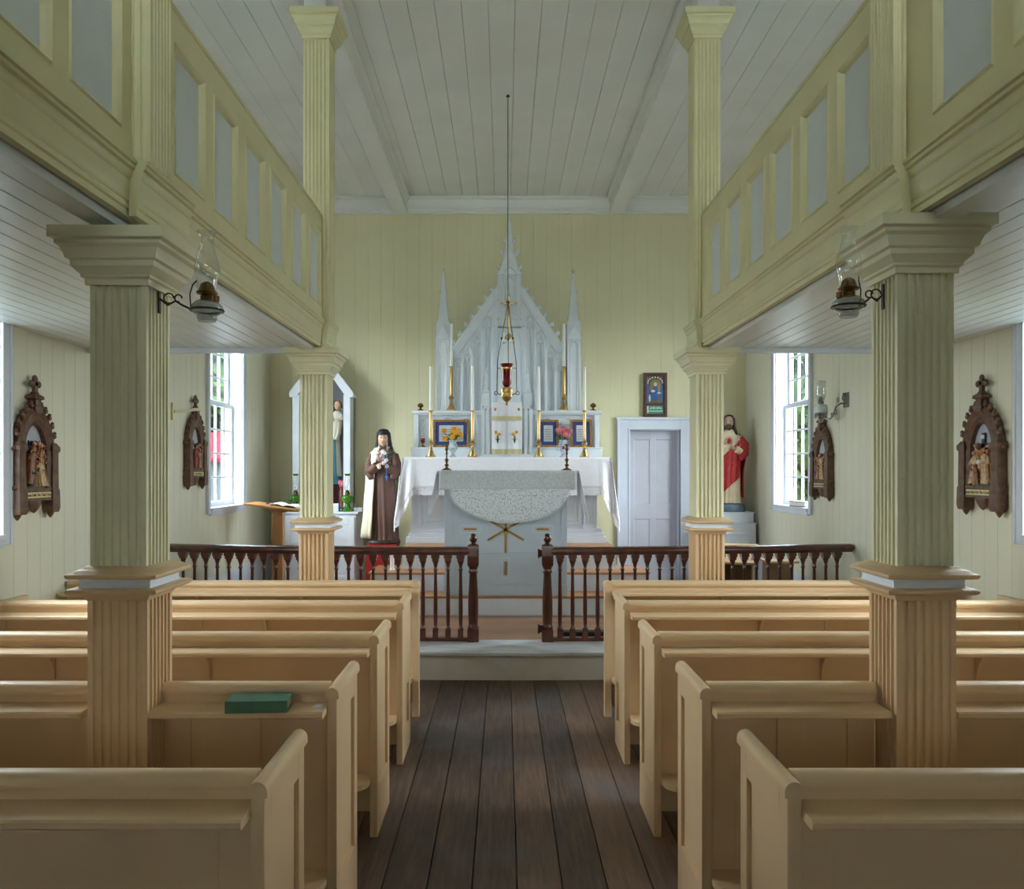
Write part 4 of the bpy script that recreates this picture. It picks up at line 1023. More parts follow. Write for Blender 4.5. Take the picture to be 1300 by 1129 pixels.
# pedestal under a red cloth, nun statue --------------------------------------
pd = thing('pedestal', 'square pedestal under a red cloth, carrying the nun statue', 'pedestal', (-1.545, 9.84, ZP))
mb = MB(); mb.box(-0.17, 0.17, -0.17, 0.17, 0, 0.612); mb.build('block', M_OAK, pd)
mb = MB(); robe(mb, [(0.02, 0.265, 0.265, 0, 0, 0.0), (0.4, 0.26, 0.26, 0, 0, 0.0), (0.618, 0.25, 0.25, 0, 0, 0.0)], n=4, a0=pi/4, a1=2*pi+pi/4); mb.build('red_cloth', M_REDC, pd)
ns = thing('statue', 'painted statue of a nun in brown habit, cream cloak and black veil holding roses', 'statue', (-1.545, 9.84, ZP+0.632))
mb = MB(); mb.lathe([(0.0, -0.012), (0.20, -0.012), (0.21, 0.0), (0.20, 0.03), (0.18, 0.035), (0.0, 0.035)], n=28, sy=0.8); mb.build('base', mat('dark_base', (62, 46, 40), 0.5), ns, smooth=40)
mb = MB()
robe(mb, [(0.03, 0.165, 0.13, 0.02, 0, 0.16), (0.07, 0.15, 0.12, 0.02, 0, 0.11), (0.35, 0.145, 0.115, 0.015, 0, 0.075), (0.65, 0.14, 0.11, 0.01, 0, 0.05), (0.86, 0.13, 0.10, 0, 0, 0.03), (1.0, 0.14, 0.10, 0, 0, 0.02), (1.09, 0.15, 0.09, 0, 0, 0.0), (1.14, 0.11, 0.075, 0, 0, 0.0), (1.18, 0.055, 0.055, 0, -0.005, 0.0)], folds=11)
for q in (-1, 1):
    mb.tube([(q*0.135, 0, 1.08), (q*0.165, -0.03, 0.97), (q*0.165, -0.06, 0.87), (q*0.11, -0.12, 0.90), (q*0.06, -0.15, 0.945)], [0.05, 0.058, 0.066, 0.062, 0.05], 14)
    mb.tube([(q*0.16, -0.06, 0.86), (q*0.13, -0.10, 0.80), (q*0.10, -0.11, 0.79)], [0.055, 0.045, 0.01], 12)
mb.build('habit', M_HABIT, ns, smooth=60)
mb = MB(); robe(mb, [(0.06, 0.225, 0.165, -0.045, 0.02, 0.09), (0.4, 0.205, 0.15, -0.035, 0.02, 0.06), (0.8, 0.20, 0.135, -0.02, 0.02, 0.03), (1.0, 0.19, 0.125, -0.005, 0.015, 0.015), (1.09, 0.165, 0.105, 0, 0.01, 0.0), (1.15, 0.115, 0.085, 0, 0.0, 0.0), (1.175, 0.075, 0.07, 0, 0, 0)], a0=radians(95), a1=radians(338), folds=12, ph=1.0)
mb.build('cloak', M_CLOAK, ns, solid=0.012, smooth=60)
mb = MB(); robe(mb, [(1.10, 0.085, 0.075, 0, -0.03, 0.03), (1.15, 0.07, 0.07, 0, -0.015, 0.02), (1.20, 0.062, 0.07, 0, 0.0, 0.0), (1.26, 0.074, 0.088, 0, 0.01, 0.0), (1.33, 0.077, 0.09, 0, 0.012, 0.0), (1.375, 0.05, 0.06, 0, 0.015, 0.0)], a0=radians(44), a1=radians(316), folds=9)
robe(mb, [(1.085, 0.075, 0.075, 0, -0.04, 0.05), (1.13, 0.058, 0.062, 0, -0.015, 0.03), (1.172, 0.044, 0.05, 0, -0.004, 0.02)], folds=15)
mb.build('wimple', mat('white_wimple', (236, 236, 236), 0.6), ns, solid=0.004, smooth=60)
mb = MB(); head(mb, (0, -0.022, 1.272), 0.19, turn=0.12); mb.build('head', [M_SKIN, M_DARK, M_LIP], ns, smooth=70)
mb = MB(); robe(mb, [(1.03, 0.15, 0.115, 0, 0.035, 0.07), (1.12, 0.125, 0.10, 0, 0.03, 0.04), (1.2, 0.098, 0.095, 0, 0.025, 0.02), (1.28, 0.088, 0.098, 0, 0.015, 0.0), (1.34, 0.082, 0.095, 0, 0.01, 0.0), (1.385, 0.055, 0.066, 0, 0.01, 0.0), (1.40, 0.006, 0.006, 0, 0.012, 0)], a0=radians(42), a1=radians(318), folds=8)
robe(mb, [(1.325, 0.078, 0.098, 0, 0.0, 0.0), (1.36, 0.07, 0.088, 0, 0.005, 0), (1.39, 0.045, 0.05, 0, 0.008, 0), (1.398, 0.005, 0.005, 0, 0.01, 0)], folds=3)
mb.build('veil', M_BLACK, ns, solid=0.008, smooth=60)
mb = MB(); hand(mb, (-0.06, -0.155, 0.94), (1, -0.2, 0.35), 0.10, (0, 0, 1), 0.5); hand(mb, (0.05, -0.16, 1.0), (-0.8, -0.2, 0.5), 0.10, (0, 0, 1), 0.5); mb.build('hands', M_SKIN, ns, smooth=60)
bq = MB(); rng = random.Random(3); bq.cur = 0
for i in range(15):
    x = 0.005+rng.uniform(-0.075, 0.085); z = 1.0+rng.uniform(-0.08, 0.11); y = -0.185-rng.uniform(0, 0.03); bq.cur = i % 3 == 0 and 1 or 0
    for q in range(5): bq.ell((x+0.012*cos(q*1.256), y, z+0.012*sin(q*1.256)), (0.014, 0.012, 0.014), 7, 5)
    bq.ell((x, y-0.01, z), (0.011, 0.01, 0.011), 7, 5)
bq.cur = 2
for i in range(12):
    x = rng.uniform(-0.08, 0.09); z = 0.99+rng.uniform(-0.09, 0.12); bq.tube([(x, -0.165, z), (x+0.02, -0.19, z+0.015), (x+0.045, -0.185, z+0.02)], [0.003, 0.014, 0.002], 5)
bq.build('rose_bouquet', [mat('white_rose', (236, 226, 222), 0.6), mat('pink_rose', (216, 170, 170), 0.6), M_LEAF], ns, smooth=60)
mb = MB(); mb.tube([(-0.015, -0.20, 0.90), (0.10, -0.17, 1.175)], 0.009, 8); mb.tube([(0.035, -0.18, 1.105), (0.125, -0.18, 1.07)], 0.009, 8); mb.build('held_crucifix', M_BROWN, ns)
mb = MB(); mb.tube([(0.075, -0.20, 1.10), (0.062, -0.215, 1.0), (0.065, -0.205, 0.90), (0.066, -0.195, 0.80)], 0.004, 6); mb.box(0.060, 0.072, -0.20, -0.19, 0.765, 0.83); mb.box(0.045, 0.087, -0.20, -0.19, 0.798, 0.812); mb.build('blue_rosary', mat('rosary_blue', (50, 140, 220), 0.4), ns)

# red mantled statue on its cabinet -------------------------------------------
cab2 = thing('statue_cabinet', 'small white panelled cabinet in the right corner, carrying the red mantled statue', 'cabinet', (2.85, 10.3, ZP))
mb = MB(); mb.box(-0.28, 0.285, -0.22, 0.30, 0, 0.84); mb.box(-0.30, 0.30, -0.24, 0.30, 0.84, 0.856); mb.build('body', M_WHITE, cab2, bevel=0.004)
mb = MB(); mb.box(-0.26, 0.265, -0.18, 0.30, 0.856, 0.972); mb.box(-0.275, 0.28, -0.20, 0.30, 0.972, 0.988); mb.build('upper_plinth', M_WHITE, cab2, bevel=0.004)
mb = MB()
for (a, b, z0, z1) in ((-0.21, 0.215, 0.08, 0.11), (-0.21, 0.215, 0.70, 0.73), (-0.21, -0.18, 0.11, 0.70), (0.185, 0.215, 0.11, 0.70)): mb.box(a, b, -0.235, -0.22, z0, z1)
mb.build('panel_moulding', M_WHITE, cab2, bevel=0.004)
ss = thing('statue', 'painted statue in a red mantle over a cream robe, on the corner cabinet', 'statue', (2.845, 10.28, ZP+0.989), rz=radians(-14))
mb = MB(); mb.lathe([(0.0, 0), (0.20, 0), (0.205, 0.02), (0.195, 0.085), (0.185, 0.1), (0.0, 0.1)], n=30, sy=0.85); mb.build('base', mat('blue_grey_base', (92, 112, 128), 0.5), ss, smooth=40)
mb = MB(); robe(mb, [(0.11, 0.15, 0.115, 0, 0, 0.14), (0.14, 0.145, 0.115, 0, 0, 0.10), (0.4, 0.13, 0.105, 0.01, 0, 0.08), (0.7, 0.12, 0.10, 0.01, 0, 0.05), (0.88, 0.125, 0.09, 0, 0, 0.03), (0.97, 0.135, 0.08, 0, 0, 0.01), (1.02, 0.09, 0.065, 0, 0, 0.0), (1.06, 0.045, 0.045, 0, -0.01, 0)], folds=13)
mb.tube([(0.12, 0, 0.96), (0.165, -0.03, 0.86), (0.15, -0.07, 0.76), (0.09, -0.13, 0.80)], [0.048, 0.055, 0.06, 0.045], 12)
mb.tube([(-0.12, 0, 0.96), (-0.16, -0.04, 0.86), (-0.13, -0.10, 0.80), (-0.06, -0.13, 0.86)], [0.048, 0.052, 0.05, 0.035], 12)
mb.build('cream_robe', mat('cream_robe', (226, 208, 176), 0.6), ss, smooth=60)
mb = MB(); k0 = len(mb.v); robe(mb, [(0.28, 0.15, 0.125, -0.01, -0.01, 0.07), (0.34, 0.15, 0.125, -0.01, -0.01, 0.06), (0.5, 0.15, 0.125, 0.0, -0.01, 0.06), (0.66, 0.15, 0.12, 0.01, -0.01, 0.04), (0.74, 0.14, 0.11, 0.02, -0.005, 0.03)], folds=9, a0=radians(-75), a1=radians(70), ph=2)
for i in range(k0, len(mb.v)): x, y, z = mb.v[i]; mb.v[i] = (x, y, z+0.95*x+0.04)
robe(mb, [(0.18, 0.175, 0.13, 0, 0.02, 0.08), (0.5, 0.18, 0.13, 0.0, 0.02, 0.06), (0.72, 0.20, 0.14, 0.01, 0.01, 0.03), (0.9, 0.18, 0.12, 0.0, 0.01, 0.02), (1.0, 0.14, 0.09, 0, 0.01, 0.0)], folds=11, a0=radians(72), a1=radians(290), ph=1)
mb.tube([(0.13, 0.0, 0.94), (0.185, -0.03, 0.86), (0.18, -0.07, 0.74), (0.14, -0.10, 0.66)], [0.05, 0.062, 0.06, 0.02], 12)
mb.build('red_mantle', M_RED, ss, solid=0.008, smooth=60)
mb = MB(); rng = random.Random(11)
for i in range(26):
    a = radians(rng.uniform(-55, 55)); z = rng.uniform(0.33, 0.70); mb.ell((0.157*sin(a)*1.02, -0.01-0.13*1.04*cos(a), z), (0.006, 0.004, 0.006), 6, 4)
mb.build('gilt_spots', M_GOLDP, ss)
mb = MB(); head(mb, (0.0, -0.02, 1.15), 0.165, turn=-0.25, tilt=0.06); mb.build('head', [mat('pale_grey_skin', (178, 150, 132), 0.5), M_DARK, M_LIP], ss, smooth=70)
mb = MB(); robe(mb, [(0.97, 0.10, 0.07, 0, 0.03, 0.08), (1.05, 0.085, 0.07, 0, 0.02, 0.07), (1.12, 0.078, 0.08, 0, 0.012, 0.05), (1.19, 0.074, 0.085, 0, 0.0, 0.03), (1.235, 0.05, 0.06, 0, 0, 0.02), (1.25, 0.005, 0.005, 0, 0, 0)], a0=radians(48), a1=radians(312), folds=17)
mb.ell((0.0, -0.075, 1.085), (0.04, 0.03, 0.04), 12, 8); mb.tube([(-0.075, -0.02, 1.05), (-0.085, -0.03, 0.99), (-0.07, -0.045, 0.95)], [0.02, 0.022, 0.006], 8); mb.tube([(0.075, -0.02, 1.05), (0.09, -0.03, 0.99), (0.08, -0.045, 0.95)], [0.02, 0.022, 0.006], 8)
mb.build('hair_and_beard', M_HAIR, ss, solid=0.006, smooth=60)
mb = MB(); hand(mb, (0.08, -0.135, 0.80), (-0.8, -0.1, 0.5), 0.085, (0, 0, 1), 0.4); hand(mb, (-0.055, -0.135, 0.865), (0.3, -0.2, 0.9), 0.085, (1, 0, 0), 0.3); mb.build('hands', MATS['pale_grey_skin'], ss, smooth=60)
mb = MB(); mb.ell((0, -0.10, 0.91), (0.028, 0.012, 0.03), 12, 8); mb.cur = 1
for k in range(14): a = 2*pi*k/14; mb.tube([(0.03*cos(a), -0.098, 0.91+0.03*sin(a)), (0.06*cos(a), -0.09, 0.91+0.06*sin(a))], [0.006, 0.001], 5)
mb.build('heart_emblem', [M_RED, M_GOLDP], ss)

# cabinet, niche and blue statue on the left ----------------------------------
cb = thing('side_cabinet', 'low white panelled cabinet against the altar wall, under the statue niche', 'cabinet', (-2.39, 10.35, ZP))
mb = MB(); mb.box(-0.46, 0.46, -0.25, 0.29, 0.06, 0.965); mb.box(-0.44, 0.44, -0.22, 0.29, 0, 0.06); mb.build('body', M_WHITE, cb, bevel=0.004)
mb = MB(); mb.box(-0.49, 0.49, -0.28, 0.29, 0.965, 0.994); mb.build('cabinet_top', M_WHITE, cb, bevel=0.006)
for (a, b) in ((-0.44, -0.01), (0.01, 0.44)):
    mb = MB(); mb.box(a, b, -0.262, -0.25, 0.10, 0.93)
    for (p, q, z0, z1) in ((a, a+0.07, 0.10, 0.93), (b-0.07, b, 0.10, 0.93), (a+0.07, b-0.07, 0.10, 0.18), (a+0.07, b-0.07, 0.84, 0.93)): mb.box(p, q, -0.272, -0.26, z0, z1)
    d = mb.build('door', M_WHITE, cb, bevel=0.003)
    mb = MB(); kx = b-0.04 if a < -0.2 else a+0.04; mb.ell((kx, -0.285, 0.55), 0.014, 10, 7); mb.build('knob', M_BRASSD, d, smooth=60)
ZT = ZP+0.995
ni = thing('statue_niche', 'white peaked wooden niche with grey lining, standing on the side cabinet', 'niche', (-2.41, 10.45, ZT))
mb = MB(); W2 = 0.36; E = 1.50; AP = 2.02
mb.prism([(-W2, 0.0), (W2, 0.0), (W2, E), (0, AP), (-W2, E)], 'y', 0.10, 0.14); mb.build('grey_lining', M_GREYN, ni)
mb = MB()
for s in (-1, 1):
    a, b = sorted((s*W2, s*(W2-0.02))); mb.box(a, b, -0.18, 0.14, 0, E)
    a, b = sorted((s*(W2+0.012), s*(W2-0.075))); mb.box(a, b, -0.195, -0.175, 0, E)
mb.box(-W2, W2, -0.18, 0.14, 0.0, 0.025); mb.build('side_panels', M_WHITE, ni, bevel=0.003)
for s in (-1, 1):
    mb = MB(); mb.prism([(s*(W2+0.05), E-0.03), (s*(W2-0.05), E-0.03), (s*(W2-0.06), E), (s*0.0, AP-0.09), (0, AP+0.04), (s*(W2+0.05), E+0.03)], 'y', -0.21, -0.175)
    mb.prism([(s*(W2+0.03), E-0.02), (s*(W2+0.03), E+0.015), (0, AP+0.02), (0, AP-0.02)], 'y', -0.18, 0.14); mb.build('gable_moulding', M_WHITE, ni)
js = thing('statue', 'blue robed statue carrying a child, inside the peaked niche', 'statue', (-2.41, 10.44, ZT+0.026))
mb = MB(); mb.lathe([(0.0, 0), (0.19, 0), (0.19, 0.04), (0.17, 0.06), (0.165, 0.27), (0.185, 0.29), (0.185, 0.32), (0, 0.32)], n=8, sy=0.6); mb.build('pedestal', mat('oxblood_paint', (112, 40, 38), 0.4), js)
mb = MB(); robe(mb, [(0.32, 0.17, 0.10, 0.02, 0, 0.14), (0.36, 0.16, 0.10, 0.02, 0, 0.10), (0.7, 0.155, 0.10, 0.01, 0, 0.08), (1.0, 0.15, 0.095, 0, 0, 0.05), (1.15, 0.15, 0.09, 0, 0, 0.03), (1.27, 0.16, 0.08, -0.01, 0, 0.0), (1.32, 0.09, 0.06, -0.02, 0, 0), (1.37, 0.045, 0.045, -0.03, 0, 0)], folds=11); mb.build('blue_robe', M_BLUE, js, smooth=60)
mb = MB(); robe(mb, [(0.42, 0.19, 0.115, 0.02, 0.0, 0.06), (0.8, 0.185, 0.115, 0.01, 0, 0.05), (1.1, 0.18, 0.11, 0.0, 0, 0.03), (1.26, 0.165, 0.09, -0.01, 0, 0.0)], a0=radians(60), a1=radians(330), folds=9); mb.build('cream_mantle', mat('dull_cream_mantle', (190, 184, 160), 0.6), js, solid=0.008, smooth=60)
mb = MB(); head(mb, (-0.04, -0.01, 1.45), 0.17, turn=0.3); mb.build('head', [M_SKIN, M_DARK, M_LIP], js, smooth=70)
mb = MB(); robe(mb, [(1.32, 0.085, 0.07, -0.035, 0.03, 0.05), (1.42, 0.078, 0.08, -0.04, 0.015, 0.03), (1.5, 0.072, 0.08, -0.04, 0.0, 0.02), (1.545, 0.02, 0.02, -0.04, 0, 0)], a0=radians(45), a1=radians(315), folds=9); mb.build('hair', M_HAIR, js, solid=0.006, smooth=60)
mb = MB(); mb.tube([(0.13, 0, 1.24), (0.185, -0.04, 1.12), (0.20, -0.09, 1.02), (0.14, -0.13, 1.03)], [0.045, 0.05, 0.048, 0.03], 12); mb.build('sleeve', M_BLUE, js, smooth=60)
mb = MB(); hand(mb, (0.15, -0.135, 1.03), (-0.5, -0.3, 0.3), 0.09, (0, 0, 1), 0.5); mb.build('hand', M_SKIN, js, smooth=60)
mb = MB(); robe(mb, [(0.90, 0.06, 0.05, 0.15, -0.12, 0.12), (1.0, 0.07, 0.055, 0.17, -0.11, 0.08), (1.12, 0.075, 0.055, 0.18, -0.10, 0.04), (1.23, 0.07, 0.05, 0.19, -0.10, 0.0), (1.27, 0.035, 0.035, 0.19, -0.10, 0)], folds=7)
mb.tube([(0.24, -0.11, 1.22), (0.26, -0.15, 1.16), (0.22, -0.18, 1.15)], [0.026, 0.026, 0.02], 8); mb.tube([(0.14, -0.11, 1.22), (0.12, -0.15, 1.17), (0.15, -0.18, 1.15)], [0.026, 0.026, 0.02], 8)
mb.build('child_tunic', mat('child_tunic', (214, 206, 188), 0.6), js, smooth=60)
mb = MB(); head(mb, (0.20, -0.115, 1.34), 0.125, turn=-0.4); mb.ell((0.22, -0.19, 1.15), 0.018, 8, 6); mb.build('child_head', [M_SKIN, M_DARK, M_LIP], js, smooth=70)
mb = MB(); robe(mb, [(1.31, 0.055, 0.055, 0.20, -0.10, 0.04), (1.36, 0.052, 0.056, 0.20, -0.11, 0.03), (1.395, 0.03, 0.035, 0.20, -0.112, 0), (1.405, 0.004, 0.004, 0.2, -0.112, 0)], a0=radians(55), a1=radians(305), folds=8); mb.build('child_hair', M_HAIR, js, solid=0.005, smooth=60)
nv = thing('flower_vase', 'dark red vase of pink flowers inside the peaked niche', 'vase', (-2.155, 10.33, ZT+0.026))
mb = MB(); mb.lathe([(0, 0), (0.042, 0), (0.046, 0.01), (0.036, 0.03), (0.046, 0.12), (0.05, 0.2), (0.034, 0.265), (0.04, 0.29), (0.034, 0.29), (0.028, 0.265)], n=18); mb.build('vase', MATS['oxblood_paint'], nv, smooth=50)
for i in range(7):
    q = i*0.9; mb = MB(); c_ = (0.03*cos(q), 0.025*sin(q), 0.33+0.02*sin(i*2.1))
    for t in range(6): mb.ell((c_[0]+0.016*cos(t*pi/3), c_[1]-0.004, c_[2]+0.016*sin(t*pi/3)), (0.013, 0.010, 0.013), 7, 5)
    mb.tube([(0, 0, 0.27), c_], 0.004, 5); mb.build('bloom', M_PINK, nv, smooth=60)

def oil_lamp(name, label, loc, glass, group=None):
    t = thing(name, label, 'oil lamp', loc, group)
    mb = MB(); mb.lathe([(0, 0), (0.085, 0), (0.088, 0.012), (0.06, 0.035), (0.035, 0.07), (0.028, 0.10), (0.045, 0.115), (0.075, 0.13), (0.08, 0.16), (0.078, 0.19), (0.05, 0.205), (0.025, 0.215), (0, 0.215)], n=14); mb.build('glass_font', glass, t, smooth=30)
    mb = MB(); mb.lathe([(0.025, 0.212), (0.032, 0.22), (0.032, 0.245), (0.022, 0.25), (0.026, 0.27), (0.0, 0.275)], n=14); mb.build('burner', M_BRASSD, t, smooth=40)
    mb = MB(); mb.lathe([(0.028, 0.255), (0.032, 0.27), (0.045, 0.31), (0.042, 0.35), (0.027, 0.42), (0.026, 0.46)], n=18); mb.build('chimney', M_LAMPG, t, smooth=60)
    mb = MB(); mb.lathe([(0.026, 0.455), (0.033, 0.47), (0.037, 0.48), (0.033, 0.482), (0.025, 0.462)], n=18); mb.build('chimney_rim', M_GREENG, t, smooth=60)
oil_lamp('oil_lamp', 'green glass oil lamp on the side cabinet, left of the fluted column', (-2.715, 10.16, ZT), M_GREENG, 'green oil lamps on the side cabinet')
oil_lamp('oil_lamp', 'green glass oil lamp on the side cabinet, in front of the niche right edge', (-2.055, 10.16, ZT), M_GREENG, 'green oil lamps on the side cabinet')
bt = thing('bottle', 'small bright blue plastic bottle on the side cabinet', 'bottle', (-2.16, 10.12, ZT+0.001))
mb = MB(); mb.lathe([(0, 0), (0.026, 0), (0.028, 0.008), (0.028, 0.055), (0.016, 0.075), (0.011, 0.082), (0.011, 0.09), (0, 0.09)], n=14); mb.build('body', mat('blue_plastic', (40, 140, 210), 0.3), bt, smooth=40)
mb = MB(); mb.lathe([(0.012, 0.086), (0.012, 0.104), (0.005, 0.118), (0, 0.118)], n=12); mb.build('cap', MATS['blue_plastic'], bt, smooth=40)
o = MB().box(-0.035, 0.035, -0.005, 0.005, 0, 0.105).build('leaning_card', M_PAPER); o.location = (-2.19, 10.083, ZT+0.001); tag(o, 'white upright card on the side cabinet, in front of the blue bottle', 'card')
mb = MB()
for i in range(7): mb.box(-0.055+0.004*(i % 3), 0.055-0.004*(i % 2), -0.08, 0.08-0.006*(i % 3), i*0.007, i*0.007+0.0055)
o = mb.build('paper_bundle', mat('printed_paper', (206, 210, 216), 0.8, rgb2=(176, 182, 192), scale=18)); o.location = (-2.03, 10.16-0.08, ZT+0.001); 
o.location = (-1.905, 10.16, ZT+0.001); tag(o, 'pile of printed sheets on the right end of the side cabinet', 'papers', kind='stuff')

le = thing('lectern', 'oak lectern on a square post, with an open book, in the left chancel corner', 'lectern', (-2.60, 9.0, ZP))
mb = MB(); mb.box(-0.055, 0.055, -0.055, 0.055, 0.05, 1.05); mb.box(-0.058, -0.042, -0.062, -0.05, 0.05, 1.0); mb.box(0.042, 0.058, -0.062, -0.05, 0.05, 1.0); mb.build('post', M_OAK, le, bevel=0.004)
mb = MB(); mb.box(-0.22, 0.22, -0.05, 0.05, 0, 0.055); mb.box(-0.05, 0.05, -0.22, 0.22, 0, 0.05); mb.build('foot', M_OAK, le, bevel=0.006)
mb = MB(); mb.prism([(-0.09, 1.09), (-0.05, 1.04), (0.05, 1.04), (0.13, 1.065)], 'y', -0.10, 0.10); mb.build('desk_bracket', M_OAK, le)
mb = MB(); mb.prism([(-0.32, 1.135), (0.28, 1.062), (0.28, 1.086), (-0.32, 1.16)], 'y', -0.26, 0.22); mb.build('desk_board', M_OAK, le, bevel=0.005)
ob = thing('open_book', 'open white paged book lying on the oak lectern', 'book', (-2.60, 9.0, ZP))
mb = MB()
for q in (0, 1):
    def pg(u, v): x = -0.08+0.16*q+0.16*u; return (x, -0.15+0.30*v, 1.088-0.122*(x-0.28)+0.004+0.024*sin(pi*u)**0.7*(1 if q else 1))
    mb.grid(pg, 10, 2)
mb.build('pages', M_PAPER, ob, solid=0.006)
mb = MB(); mb.box(-0.13, -0.09, -0.05, 0.02, 1.138, 1.152); mb.build('ribbon_cloth', mat('dark_purple', (60, 40, 80), 0.7), ob)

# picture above the door ----------------------------------------------------------
pf = thing('framed_picture', 'dark wood framed picture of a blue figure, standing on top of the white door frame', 'picture', (1.958, 10.615, 2.467))
mb = MB()
for (a, b, z0, z1) in ((-0.157, -0.115, 0, 0.59), (0.115, 0.157, 0, 0.59), (-0.115, 0.115, 0, 0.045), (-0.115, 0.115, 0.155, 0.19), (-0.115, 0.115, 0.545, 0.59)): mb.box(a, b, -0.025, 0.02, z0, z1)
mb.build('wood_frame', mat('walnut_frame', (92, 50, 34), 0.4, rgb2=(60, 32, 24), scale=20), pf, bevel=0.005)
mb = MB(); mb.cur = 0; mb.box(-0.115, 0.115, 0.0, 0.015, 0.19, 0.545)
mb.cur = 1
for q in (-1, 1): mb.box(q*0.098-0.016, q*0.098+0.016, -0.004, 0.0, 0.19, 0.47)
mb.cur = 2; mb.ell((0, -0.002, 0.40), (0.075, 0.003, 0.10), 16, 10)
mb.cur = 1; mb.ell((0.0, -0.006, 0.285), (0.068, 0.004, 0.06), 14, 8); mb.ell((0.005, -0.006, 0.37), (0.04, 0.004, 0.05), 12, 8)
mb.cur = 3; mb.ell((0.0, -0.008, 0.435), (0.022, 0.004, 0.026), 12, 8); mb.ell((-0.03, -0.009, 0.345), (0.03, 0.003, 0.018), 10, 6); mb.ell((-0.075, -0.008, 0.25), (0.014, 0.003, 0.05), 10, 6); mb.ell((0.05, -0.008, 0.32), (0.03, 0.003, 0.012), 10, 6)
for k in range(9): a = pi*k/8; mb.ell((0.098*cos(a), -0.004, 0.46+0.07*sin(a)), (0.012, 0.003, 0.012), 6, 4)
mb.build('painted_image', [mat('picture_ground', (112, 104, 70), 0.4, rgb2=(70, 70, 64), scale=26), mat('picture_blue', (50, 98, 160), 0.4, var=0.2, scale=40), mat('picture_gold', (150, 118, 60), 0.4), mat('picture_pale', (206, 206, 206), 0.4)], pf)
mb = MB(); mb.cur = 0; mb.box(-0.112, 0.112, -0.004, 0.01, 0.048, 0.152); mb.cur = 1; mb.box(-0.10, 0.10, -0.006, -0.004, 0.075, 0.085); mb.box(-0.108, -0.09, -0.006, -0.004, 0.055, 0.145)
for k in range(7): mb.box(-0.07+0.023*k, -0.055+0.023*k, -0.006, -0.004, 0.108+0.006*(k % 2), 0.126+0.004*(k % 3))
mb.build('green_label', [mat('green_label_paper', (64, 142, 112), 0.5), mat('label_pale', (214, 226, 218), 0.6)], pf)

# prie-dieu and small table behind the right rail ---------------------------------
pr = thing('prie_dieu', 'tan wooden kneeling desk with a sloping top, behind the right communion rail', 'kneeling desk', (2.37, 8.30, ZP), rz=radians(-18))
mb = MB()
for q in (-0.17, 0.15): mb.box(q, q+0.02, -0.16, 0.14, 0, 0.64)
mb.build('side_boards', M_PEW, pr)
mb = MB(); mb.add([(-0.21, -0.24, 0.56), (0.21, -0.24, 0.56), (0.21, 0.16, 0.72), (-0.21, 0.16, 0.72), (-0.21, -0.24, 0.585), (0.21, -0.24, 0.585), (0.21, 0.16, 0.745), (-0.21, 0.16, 0.745)], [(0,3,2,1),(4,5,6,7),(0,1,5,4),(1,2,6,5),(2,3,7,6),(3,0,4,7)]); mb.build('sloping_top', M_PEW, pr, bevel=0.006)
mb = MB(); mb.box(-0.15, 0.15, 0.06, 0.08, 0.02, 0.62); mb.box(-0.15, 0.15, -0.14, -0.12, 0.05, 0.10); mb.build('back_board', mat('dark_tan_board', (128, 104, 76), 0.5), pr)
tb = thing('small_table', 'small tan wooden table beside the kneeling desk, close to the right wall', 'table', (2.80, 8.28, ZP))
mb = MB(); mb.box(-0.16, 0.16, -0.15, 0.15, 0.565, 0.59); mb.build('table_top', M_PEW, tb, bevel=0.006)
mb = MB(); mb.box(-0.13, 0.11, -0.12, 0.13, 0.02, 0.565); mb.box(-0.14, 0.12, -0.13, 0.14, 0, 0.02); mb.build('body', mat('dark_tan_table', (150, 122, 86), 0.5), tb)
mb = MB(); mb.prism([(0.11, 0.565), (0.155, 0.565), (0.15, 0.52), (0.125, 0.46), (0.11, 0.45)], 'y', -0.02, 0.02); mb.build('top_bracket', M_PEW, tb)
mb = MB(); mb.lathe([(0, 0), (0.035, 0), (0.03, 0.01), (0.022, 0.02), (0.022, 0.15), (0.036, 0.155), (0.036, 0.18), (0, 0.18)], n=16)
o = mb.build('candle_stump', M_CANDLE, smooth=40); o.location = (-1.297, 8.84, 0.651); tag(o, 'short white cylinder standing on the altar step below the nun statue', 'candle')

